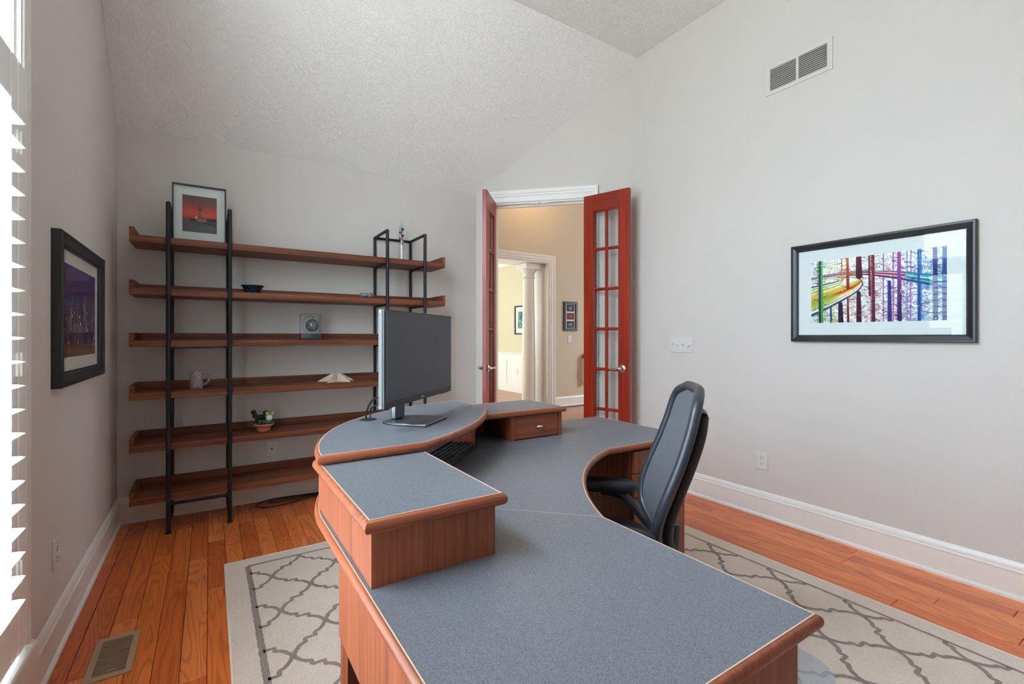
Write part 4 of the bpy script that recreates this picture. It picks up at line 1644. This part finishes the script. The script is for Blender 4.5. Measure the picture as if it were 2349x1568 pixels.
def print_mesh(name, arr, w, h, parent, loc=(0, 0, 0)):
    """flat printed sheet in the local XZ plane facing -Y; arr row 0 is the top"""
    H_, W_ = arr.shape[:2]
    xs = np.linspace(-w / 2, w / 2, W_)
    zs_ = np.linspace(h / 2, -h / 2, H_)
    X, Z = np.meshgrid(xs, zs_)
    co = np.stack([X, np.zeros_like(X), Z], -1).reshape(-1, 3)
    idx = np.arange(H_ * W_).reshape(H_, W_)
    q = np.stack([idx[:-1, :-1], idx[1:, :-1], idx[1:, 1:], idx[:-1, 1:]], -1).reshape(-1, 4)
    me = bpy.data.meshes.new(name)
    me.from_pydata(co.tolist(), [], q.tolist())
    at = me.attributes.new('ink', 'FLOAT_COLOR', 'POINT')
    rgba = np.ones((H_ * W_, 4), np.float32)
    rgba[:, :3] = arr.reshape(-1, 3)
    at.data.foreach_set('color', rgba.ravel())
    me.materials.append(M['print'])
    o = bpy.data.objects.new(name, me)
    COL.objects.link(o)
    o.parent = parent
    o.location = loc
    return o


def art_forest():
    W_, H_ = 430, 258
    rg = random.Random(3)
    a = canvas(W_, H_)
    hue = [(0, (120, 190, 70)), (.12, (200, 205, 70)), (.25, (240, 190, 60)), (.36, (235, 110, 50)), (.48, (205, 40, 70)), (.6, (190, 50, 120)), (.7, (160, 80, 180)), (.8, (70, 110, 200)), (.9, (40, 160, 200)), (1, (30, 90, 170))]

    def hc_(x):
        for i in range(len(hue) - 1):
            if x <= hue[i + 1][0]:
                q = (x - hue[i][0]) / (hue[i + 1][0] - hue[i][0])
                return tuple(hue[i][1][k] * (1 - q) + hue[i + 1][1][k] * q for k in range(3))
        return hue[-1][1]
    # washes of colour low down and towards the right
    for _ in range(420):
        x, y = rg.random(), rg.uniform(.1, 1)
        if rg.random() > .15 + max(0, y - .4) * 1.3 + max(0, x - .6) * 1.5:
            continue
        draw_dot(a, x * W_, y * H_, rg.uniform(5, 13), hc_(min(1, max(0, x + rg.uniform(-.06, .06)))), alpha=.26)
    # tinted foliage dabs
    for _ in range(2600):
        x, y = rg.random(), rg.random()
        dens = .25 + .75 * max(abs(x - .33) * 1.6, y - .2)
        if rg.random() > dens:
            continue
        c = hc_(min(1, max(0, x + rg.uniform(-.07, .07))))
        k = rg.uniform(.45, 1.05)
        c = tuple(min(255, v * k) for v in c)
        px_, py_ = x * W_, y * H_
        an = rg.uniform(0, math.pi)
        ln = rg.uniform(1.5, 6)
        draw_line(a, px_, py_, px_ + ln * math.cos(an), py_ + ln * math.sin(an), rg.uniform(.8, 2.4), c, alpha=.85)
    for _ in range(260):
        x = rg.uniform(.68, 1.0)
        y = rg.uniform(.15, 1)
        c = hc_(min(1, x))
        draw_line(a, x * W_, y * H_, x * W_ + rg.uniform(-8, 8), y * H_ + rg.uniform(-3, 3), rg.uniform(3, 8), c, alpha=.55)
    # far trunks
    for x, w, c in ((.055, 3, (60, 160, 70)), (.16, 2, (225, 220, 120)), (.2, 2, (225, 220, 90)), (.58, 3, (110, 60, 150)), (.65, 4, (200, 90, 190)), (.745, 2, (20, 100, 110)), (.77, 3, (190, 90, 190)), (.835, 5, (30, 130, 200)), (.49, 3, (120, 20, 50))):
        draw_line(a, x * W_, 0, x * W_, H_, w, c)

    def bands(pts, cols):
        """parallel coloured strips along a polyline of (x, y, halfwidth)"""
        n = len(cols)
        for j, c in enumerate(cols):
            q = -1 + (2 * j + 1) / n
            for i in range(len(pts) - 1):
                p, r = pts[i], pts[i + 1]
                draw_line(a, p[0] * W_, (p[1] + q * p[2]) * H_, r[0] * W_, (r[1] + q * r[2]) * H_, p[2] * 2 * H_ / n * 1.25 + .5, c, r[2] * 2 * H_ / n * 1.25 + .5)
    # elevated road sweeping right
    up = catmull([(0, .27, .012), (.12, .245, .016), (.3, .235, .022), (.42, .25, .03), (.55, .29, .04), (.7, .345, .055), (.86, .42, .07), (1.02, .50, .085)], 8)
    up = [tuple(p) for p in up]
    bands([p for p in up if p[0] < .76], [(30, 30, 90), (240, 200, 215), (190, 30, 80), (160, 20, 60), (252, 225, 232), (150, 20, 80), (30, 30, 120)])
    bands([p for p in up if p[0] > .72], [(40, 120, 170), (60, 190, 190), (180, 230, 230), (20, 110, 150), (80, 200, 200), (20, 60, 140)])
    # curve coming forward to the lower left
    cv = catmull([(.22, .315, .016), (.32, .285, .022), (.40, .305, .04), (.425, .37, .065), (.37, .46, .09), (.27, .54, .115), (.14, .63, .145), (-.03, .73, .18)], 8)
    bands([tuple(p) for p in cv], [(250, 225, 110), (235, 190, 60), (225, 200, 90), (235, 130, 40), (200, 30, 40), (235, 150, 60), (250, 210, 80), (255, 255, 250), (245, 190, 110), (255, 255, 250), (40, 60, 130)])
    for i in range(len(cv) - 1):
        if cv[i].x < .2:
            draw_line(a, cv[i].x * W_, cv[i].y * H_, cv[i + 1].x * W_, cv[i + 1].y * H_, 46, (150, 190, 60), alpha=.22)
    cv2 = catmull([(0, .30, .012), (.1, .28, .016), (.2, .29, .02), (.262, .325, .03), (.22, .385, .04), (.1, .43, .05), (-.03, .47, .06)], 8)
    bands([tuple(p) for p in cv2], [(30, 50, 130), (250, 250, 240), (215, 195, 70), (255, 255, 245), (190, 205, 90)])
    # branches and leaf dabs over everything below the road
    for _ in range(1500):
        x, y = rg.random(), rg.random()
        onroad = x < .43 and .3 + .9 * (.4 - x) - .12 < y < .45 + .8 * (.43 - x)
        if onroad or (y < .45 and x > .15 and rg.random() < .75):
            continue
        c = hc_(min(1, max(0, x + rg.uniform(-.05, .05))))
        k = rg.choice((.25, .5, .8, 1.0))
        c = tuple(min(255, v * k) for v in c)
        an = rg.uniform(0, math.pi)
        ln = rg.uniform(2, 9)
        draw_line(a, x * W_, y * H_, x * W_ + ln * math.cos(an), y * H_ + ln * math.sin(an), rg.uniform(.8, 2.6), c, .8, alpha=.9)
    # near trunks: top colour, bottom colour
    near = [(.075, 9, (30, 60, 120), (20, 40, 80), 0, 1), (.092, 6, (90, 200, 50), (70, 160, 50), 0, 1), (.26, 4, (240, 140, 40), (240, 140, 40), 0, .33), (.307, 8, (235, 100, 30), (150, 30, 30), 0, .47),
            (.395, 16, (130, 15, 40), (60, 8, 30), 0, .3), (.395, 13, (70, 10, 40), (60, 8, 30), .55, 1), (.475, 5, (120, 10, 40), (90, 8, 40), 0, .6), (.505, 8, (160, 20, 60), (80, 10, 40), 0, 1),
            (.25, 14, (60, 20, 60), (40, 14, 60), .7, 1), (.31, 6, (170, 50, 30), (90, 20, 40), .62, 1), (.17, 6, (40, 70, 150), (40, 70, 150), .75, 1),
            (.622, 10, (50, 50, 150), (40, 40, 120), .42, 1), (.69, 10, (200, 90, 190), (30, 24, 80), 0, 1), (.82, 6, (30, 110, 200), (30, 50, 130), 0, 1), (.925, 11, (25, 60, 150), (16, 36, 90), 0, 1), (.985, 12, (25, 80, 160), (20, 40, 120), 0, 1)]
    for x, w, c0, c1, ya, yb in near:
        for k in range(24):
            q = k / 24
            c = tuple(c0[m] * (1 - q) + c1[m] * q for m in range(3))
            yy0, yy1 = ya + (yb - ya) * k / 24, ya + (yb - ya) * (k + 1) / 24
            draw_line(a, (x + .004 * q) * W_, yy0 * H_, (x + .004 * (q + 1 / 24)) * W_, yy1 * H_, w * 1.2 * (.9 + .25 * q), c)
        for _ in range(int(20 * (yb - ya)) + 2):
            yy = rg.uniform(ya, yb) * H_
            s = rg.choice((-1, 1))
            px_, an = x * W_, rg.uniform(-.5, .5)
            wd = rg.uniform(1.0, 2.0)
            for st in range(5):
                nx_ = px_ + s * 5 * math.cos(an)
                ny_ = yy + 5 * math.sin(an)
                draw_line(a, px_, yy, nx_, ny_, wd, tuple(v * .6 for v in c1))
                if rg.random() < .5:
                    draw_line(a, nx_, ny_, nx_ + s * 4, ny_ - rg.uniform(-5, 5), wd * .7, tuple(v * .7 for v in c1))
                px_, yy = nx_, ny_
                an += rg.uniform(-.4, .4)
                wd *= .85
    for _ in range(130):
        x, y = rg.random(), rg.random()
        c = (250, 240, 120) if x < .45 else (250, 190, 220) if x < .8 else (190, 230, 250)
        draw_dot(a, x * W_, y * H_, rg.uniform(.8, 1.8), c)
    return np.clip(a, 0, 1)


def art_lighthouse():
    W_, H_ = 110, 148
    a = canvas(W_, H_)
    for y in range(H_):
        q = y / H_
        if q < .62:
            st = [(0, (112, 94, 96)), (.18, (136, 88, 88)), (.34, (196, 84, 76)), (.48, (232, 92, 70)), (.62, (214, 66, 60))]
            for i in range(len(st) - 1):
                if st[i][0] <= q <= st[i + 1][0]:
                    u = (q - st[i][0]) / (st[i + 1][0] - st[i][0])
                    a[y, :] = lin3(tuple(st[i][1][k] * (1 - u) + st[i + 1][1][k] * u for k in range(3)))
        else:
            a[y, :] = lin3((112 - 10 * q, 104 - 8 * q, 106 - 8 * q))
    for x, y, ln in ((20, 60, 50), (30, 72, 60), (5, 80, 70), (50, 88, 50)):
        draw_line(a, x, y, x + ln, y - 1, 2.2, (236, 120, 70), alpha=.55)
    draw_line(a, 30, 98, 110, 92, 12, (66, 60, 54), 16)
    draw_line(a, 36, 103, 110, 112, 6, (74, 72, 60), 14)
    draw_dot(a, 43, 87, 4, (255, 214, 150))
    draw_line(a, 55, 58, 55, 96, 9, (150, 104, 98), 13)
    draw_line(a, 50, 57, 60, 57, 5, (92, 62, 64))
    draw_line(a, 55, 46, 55, 56, 6, (110, 72, 72))
    draw_dot(a, 55, 46, 3.4, (84, 56, 60))
    draw_line(a, 48, 96, 70, 96, 14, (150, 120, 116))
    draw_line(a, 52, 84, 68, 90, 5, (150, 60, 54))
    draw_line(a, 97, 86, 110, 86, 3, (120, 60, 60))
    return np.clip(a, 0, 1)


def art_night():
    """generic night-time abstract in violet, blue and amber"""
    W_, H_ = 150, 128
    rg = random.Random(11)
    a = canvas(W_, H_)
    for y in range(H_):
        q = y / H_
        c0, c1 = (84, 62, 124), (50, 34, 58)
        c = tuple(c0[k] * (1 - q) + c1[k] * q for k in range(3))
        if q > .86:
            c = (120, 74, 56)
        a[y, :] = lin3(c)
    for _ in range(120):
        x = rg.uniform(0, W_)
        y = rg.uniform(H_ * .3, H_ * .8)
        c = rg.choice([(66, 92, 160), (150, 150, 170), (120, 70, 46), (40, 30, 50), (60, 50, 110), (190, 120, 60), (30, 26, 34)])
        draw_line(a, x, y, x + rg.uniform(-2, 2), y + rg.uniform(6, 34), rg.uniform(1.5, 6), c, 1, alpha=.75)
    for _ in range(50):
        draw_dot(a, rg.uniform(0, W_), rg.uniform(H_ * .45, H_ * .88), rg.uniform(.8, 2.4), rg.choice([(230, 150, 70), (200, 90, 50), (240, 200, 150)]))
    draw_line(a, 0, H_ * .05, W_ * .2, H_ * .2, 10, (90, 70, 70), 3)
    return np.clip(a, 0, 1)


def art_flower(seed, red=False):
    rg = random.Random(seed)
    a = canvas(40, 40)
    a[:] = lin3((30, 28, 28) if not red else (130, 34, 24))
    for k in range(9):
        an = k * 2 * math.pi / 9 + rg.uniform(-.2, .2)
        c = (190, 190, 186) if not red else (196, 80, 40)
        draw_line(a, 20, 20, 20 + 15 * math.cos(an), 20 + 15 * math.sin(an), 4, c, 1.5, alpha=.8)
    draw_dot(a, 20, 20, 3, (70, 66, 60) if not red else (230, 170, 90))
    return np.clip(a, 0, 1)


def art_blue():
    rg = random.Random(5)
    a = canvas(40, 90, lin3((70, 130, 120)))
    for _ in range(60):
        draw_line(a, rg.uniform(0, 40), rg.uniform(0, 90), rg.uniform(0, 40), rg.uniform(0, 90), rg.uniform(1, 5), rg.choice([(40, 80, 150), (150, 180, 70), (30, 60, 110), (90, 160, 120), (200, 210, 150)]), alpha=.8)
    return a


def framed(name, label, loc, rz, w, h, fw, depth, matw, arr, frame_mat='blackframe', matc='mat', prof=None, tilt=0.0, glass=True, prints=None):
    """picture: local XZ plane, front at -Y, back against y = 0"""
    t = thing(name, label, 'picture', loc, rz)
    t.rotation_euler = (tilt, 0, rz)
    path = [(-w / 2, 0, -h / 2), (w / 2, 0, -h / 2), (w / 2, 0, h / 2), (-w / 2, 0, h / 2)]
    pr = prof or [(0, 0), (0, .8), (.25, 1), (.6, .9), (1, .55), (1, 0)]
    pts = [(a * fw, b * depth) for a, b in pr]
    # profile goes inward from the outer edge
    mb = MB().sweep(path, [(-a, b) for a, b in pts], closed=True, up=(0, -1, 0), side=1)
    if abs(mb.v[len(pts) - 1][0]) > w / 2 + 1e-6:
        mb = MB().sweep(path, [(-a, b) for a, b in pts], closed=True, up=(0, -1, 0), side=-1)
    mb.build('frame', frame_mat, t, smooth=True, angle=25)
    iw, ih = w - 2 * fw, h - 2 * fw
    MB().box(-iw / 2 - .003, -depth * .3, -ih / 2 - .003, iw / 2 + .003, -depth * .3 + .003, ih / 2 + .003).build('mat_board', matc, t)
    if prints is None:
        prints = [(arr, iw - 2 * matw[0], ih - matw[1] - matw[2], 0, (matw[2] - matw[1]) / 2)]
    for (ar, pw, ph, pxx, pz) in prints:
        print_mesh('print', ar, pw, ph, t, (pxx, -depth * .3 - .0008, pz))
    if glass:
        MB().box(-iw / 2 - .002, -depth * .5 - .001, -ih / 2 - .002, iw / 2 + .002, -depth * .5, ih / 2 + .002).build('glazing', 'picglass', t)
    return t


bigprof = [(0, 0), (0, .85), (.08, 1.0), (.3, 1.0), (.34, .92), (.8, .72), (.9, .5), (1, .45), (1, 0)]
framed('framed_picture', 'large black-framed rainbow forest and curving road print on the right wall', (XR, 1.112, 1.468), -HP, .853, .594, .04, .032, (.072, .07, .072), art_forest(), prof=bigprof)
framed('framed_picture', 'black-framed violet night scene with cream mat on the left wall', (XL, 2.82, 1.305), HP, .85, .60, .056, .034, (.062, .052, .055), art_night(), matc='cream', prof=bigprof)
framed('framed_picture', 'thin black frame with red lighthouse sunset photo on the top shelf', (-.052, 3.70, ZSH[5] + .188), 0, .295, .374, .0085, .022, (.045, .058, .062), art_lighthouse(), prof=[(0, 0), (0, 1), (1, 1), (1, 0)], tilt=math.radians(0))
framed('framed_picture', 'narrow black frame with three small flower photos on the hall wall', (5.288, YH, 1.556), 0, .30, .505, .045, .03, (0, 0, 0), None,
       prof=[(0, 0), (0, .9), (.1, 1), (.9, 1), (1, .8), (1, 0)],
       prints=[(art_flower(1), .16, .115, 0, .142), (art_flower(2, True), .16, .115, 0, 0), (art_flower(3), .16, .115, 0, -.142)])
framed('framed_picture', 'black-framed blue and green picture half behind the white column', (DX, 8.40, 1.56), -HP, .46, .62, .03, .03, (.085, .1, .1), art_blue(), prof=[(0, 0), (0, 1), (1, 1), (1, 0)])

# ------------------------------------------------------------------ shelf ornaments
bowl = MB().lathe([(0, 0.0003), (.042, .0003), (.045, .006), (.052, .03), (.064, .05), (.072, .056), (.071, .059), (.060, .052), (.047, .03), (.04, .01), (0, .008)], seg=36).build('bowl', 'bowl', smooth=True, angle=50)
bowl.location = (.252, 3.70, ZSH[4])
tag(bowl, 'small dark blue glazed bowl with flared rim on the second shelf', 'bowl')
dsh = MB().lathe([(0, .0003), (.038, .0003), (.052, .008), (.058, .02), (.054, .033), (.045, .04), (.04, .039), (.046, .03), (.048, .02), (.04, .012), (0, .01)], seg=32).build('trinket_dish', 'stone', smooth=True, angle=60)
dsh.location = (1.02, 3.655, ZSH[4])
tag(dsh, 'round mottled stone trinket dish on the second shelf near the right frame', 'dish')
# hanging glass ball in a clear case
cs = thing('display_case', 'clear acrylic case on a black base holding a hanging glass ball', 'display case', (.617, 3.665, ZSH[3]), math.radians(-3))
MB().box(-.072, -.055, .0004, .072, .055, .013).build('base', 'plastic', cs, bevel=.002)
mb = MB()
w_, d_, h_, th_ = .067, .05, .183, .0025
for (x0, y0_, x1, y1_) in ((-w_, -d_, w_, -d_ + th_), (-w_, d_ - th_, w_, d_), (-w_, -d_ + th_, -w_ + th_, d_ - th_), (w_ - th_, -d_ + th_, w_, d_ - th_)):
    mb.box(x0, y0_, .013, x1, y1_, h_)
mb.box(-w_, -d_, h_, w_, d_, h_ + th_)
mb.build('cover', 'acrylic', cs)
hk = []
for i in range(19):
    a = math.radians(-80 - i * 12)
    hk.append((.005 + .055 * math.cos(a), 0, .105 + .066 * math.sin(a)))
hk = [(.005, 0, .013), (.006, 0, .022)] + hk + [(.012, 0, .165)]
MB().tube(catmull(hk, 3), .0014, 6).build('hook', 'blackmetal', cs, smooth=True)
MB().ball((.012, 0, .105), .046, seg=28, rings=18).build('glass_ball', 'artglass', cs, smooth=True)
MB().tube([(.012, 0, .15), (.012, 0, .166)], .004, 8).build('cap', 'brass', cs)
# mug
mg = thing('mug', 'lilac speckled stoneware mug on the fourth shelf', 'mug', (-.07, 3.665, ZSH[2]))
MB().lathe([(0, .0004), (.034, .0004), (.037, .004), (.0362, .03), (.0362, .112), (.0345, .1145), (.032, .112), (.032, .012), (0, .01)], seg=32).build('body', 'mug', mg, smooth=True, angle=50)
hp_ = catmull([(.034, -.004, .098), (.055, -.006, .104), (.071, -.008, .09), (.071, -.008, .062), (.054, -.006, .034), (.034, -.004, .026)], 6)
MB().tube(hp_, [(.0045, .0065)] * len(hp_), 10).build('handle', 'mug', mg, smooth=True)
# starfish
R_ = .142
rings_n = 14
vs, fs = [], []
nseg = 60
for i in range(rings_n + 1):
    q = i / rings_n
    for k in range(nseg):
        a = 2 * math.pi * k / nseg
        m = abs(((a * 5 / (2 * math.pi)) % 1) - .5) * 2          # 1 on an arm axis, 0 between arms
        rad = R_ * (.27 + .73 * m ** 2.6)
        z = .062 * (1 - q) ** 1.25 * (.42 + .58 * (m if q > .02 else 1)) + .017 * m ** 3 * (1 - q ** 3) * min(1, q * 4)
        if q == 1:
            z = 0.0006
        vs.append((rad * q * math.cos(a) + 1e-6, rad * q * math.sin(a), max(z, .0006)))
for i in range(rings_n):
    for k in range(nseg):
        fs.append((i * nseg + k, i * nseg + (k + 1) % nseg, (i + 1) * nseg + (k + 1) % nseg, (i + 1) * nseg + k))
fs.append(tuple(rings_n * nseg + k for k in range(nseg)))
sf = MB().add(vs, fs).build('starfish', 'starfish', smooth=True, angle=70)
sf.location = (.81, 3.69, ZSH[2])
sf.rotation_euler = (0, 0, math.radians(85))
sf.location.y = 3.70
tag(sf, 'large cream dried starfish lying on the fourth shelf', 'starfish')
# crochet plant pot
cp_ = thing('crochet_plant', 'coral crocheted pot of green knitted succulents on the fifth shelf', 'ornament', (.318, 3.665, ZSH[1]))
MB().lathe([(0, .0005), (.036, .0005), (.04, .004), (.044, .02), (.0455, .034), (.05, .036), (.062, .043), (.064, .05), (.058, .054), (.046, .048), (.04, .044), (0, .044)], seg=32).build('pot', 'terracotta', cp_, smooth=True, angle=60)
rg = random.Random(2)
for (c, rx, ry, rz) in (((-.02, .012, .082), .034, .014, .034), ((-.052, .012, .108), .019, .011, .02), ((-.062, .01, .134), .0165, .01, .0165), ((.012, .016, .122), .018, .011, .018)):
    MB().ball(c, rx, ry, rz, 16, 10).build('cactus_pad', 'dgreen', cp_, smooth=True)
for k in range(20):
    a = k * 2.39
    rr = .052 + .008 * rg.random()
    x, y, z = rr * math.cos(a) * .95, -abs(rr * math.sin(a)) * .8 + .012, .052 + .022 * rg.random()
    if x < -.03:
        x -= .02
        z -= .02 * rg.random()
    MB().ball((x, y, z), .011, .009, .007, 10, 6).build('leaf', 'mgreen', cp_, smooth=True)
for c in ((-.022, -.034, .056), (.0, -.03, .078), (-.01, -.038, .05)):
    MB().ball(c, .011, .009, .009, 10, 6).build('red_bud', 'ryarn', cp_, smooth=True)
MB().ball((.032, -.018, .09), .019, .016, .02, 16, 10).build('flower_bud', 'wyarn', cp_, smooth=True)
for (c, an) in (((.022, -.012, .117), .25), ((.05, -.012, .113), -.45)):
    rings = []
    for i in range(9):
        q = -1 + 2 * i / 8
        rr = .0105 * max(.05, math.sqrt(max(0, 1 - q * q)))
        cc = Vector(c) + Vector((-math.sin(an) * q * .02, 0, math.cos(an) * q * .02))
        rings.append([cc + Vector((math.cos(2 * math.pi * k / 10) * rr, math.sin(2 * math.pi * k / 10) * rr * .5, 0)) for k in range(10)])
    MB().loft(rings).build('bud_leaf', 'lgreen', cp_, smooth=True)
# floating-ball thermometer: clear tube, coloured floats
gt = thing('glass_thermometer', 'clear glass floating-ball thermometer with coloured floats on the top shelf', 'thermometer', (1.312, 3.69, ZSH[5]))
MB().lathe([(0, .0004), (.022, .0004), (.0235, .01), (.0225, .03), (.022, .275), (.019, .29), (.009, .3), (.004, .325), (.0, .335)], seg=24).build('tube', 'tubeglass', gt, smooth=True, angle=50)
cols = [(20, 22, 40), (20, 50, 30), (130, 24, 28), (26, 30, 70), (196, 160, 90)]
for i, c in enumerate(cols):
    k = 'float_%d' % i
    M[k] = plain('float_colour_%d' % i, srgb(*c), .1)
    fb = MB().ball(((-1) ** i * .006, 0, .262 - i * .026), .0135, seg=16, rings=10).build('float_ball', k, gt, smooth=True)
    MB().lathe([(0, -.004), (.006, -.004), (.006, .0), (0, .0)], ((-1) ** i * .006, 0, .262 - i * .026 - .014), 12).build('tag', 'brass', fb)

# ------------------------------------------------------------------ cords and small stuff
cable('power_cord', [(.80, 3.83, .006), (.62, 3.845, .006), (.45, 3.865, .006), (.33, 3.845, .006), (.278, 3.775, .006), (.33, 3.70, .006), (.45, 3.70, .006), (.60, 3.755, .006), (.80, 3.80, .006), (1.0, 3.80, .006)], .0038, 'cable', 'black power cord looped on the floor under the shelving', 'cord')
cable('power_cord', [(.85, 3.815, .013), (.60, 3.80, .013), (.42, 3.80, .013), (.36, 3.77, .013), (.45, 3.75, .013), (.70, 3.79, .013), (.95, 3.815, .013)], .0034, 'cable', 'thin black cord lying across the looped cord under the shelving', 'cord')
cable('desk_cable', [(.30, 1.02, RT + .004), (.293, 1.0, .12), (.30, .96, .3), (.31, .93, .45), (.31, .9, .6), (.31, .87, ZU - .004)], .004, 'cablegrey', 'pale grey cable hanging under the near desk wing', 'cable')

# ------------------------------------------------------------------ hall: stair end, lamp
stt = thing('stair_skirt', 'white stair skirt end with brown cap and nosing behind the right door', 'stairs', (6.0, YH, .3))
o = Vector((6.0, YH, .3))
poly = [(5.565, .40), (5.60, .36), (6.9, 1.06), (6.9, 1.63), (5.565, .835)]
mb = MB()
n = len(poly)
mb.add([(x, YH - .1, z) for x, z in poly] + [(x, YH - .0005, z) for x, z in poly], [tuple(range(n)), tuple(range(2 * n - 1, n - 1, -1))] + [(i, (i + 1) % n, n + (i + 1) % n, n + i) for i in range(n)])
rel(mb, o).build('skirt', 'trim', stt, bevel=.003)
rel(MB().tube([(5.535, YH - .055, .838), (5.60, YH - .055, .868), (6.9, YH - .055, 1.645)], .024, 10), o).build('cap_rail', 'doorh', stt, smooth=True)
rel(MB().box(5.535, YH - .125, .575, 5.72, YH - .1005, .605), o).build('nosing', 'doorh', stt, bevel=.006)
lp = thing('pendant_lamp', 'warm lit hall pendant lamp above the door opening', 'lamp', (4.35, 5.75, 4.1))
MB().tube([(0, 0, 0), (0, 0, -.38)], .006, 8).build('rod', 'brass', lp)
MB().ball((0, 0, -.5), .13, .13, .12, 20, 12).build('globe', 'lampw', lp, smooth=True)
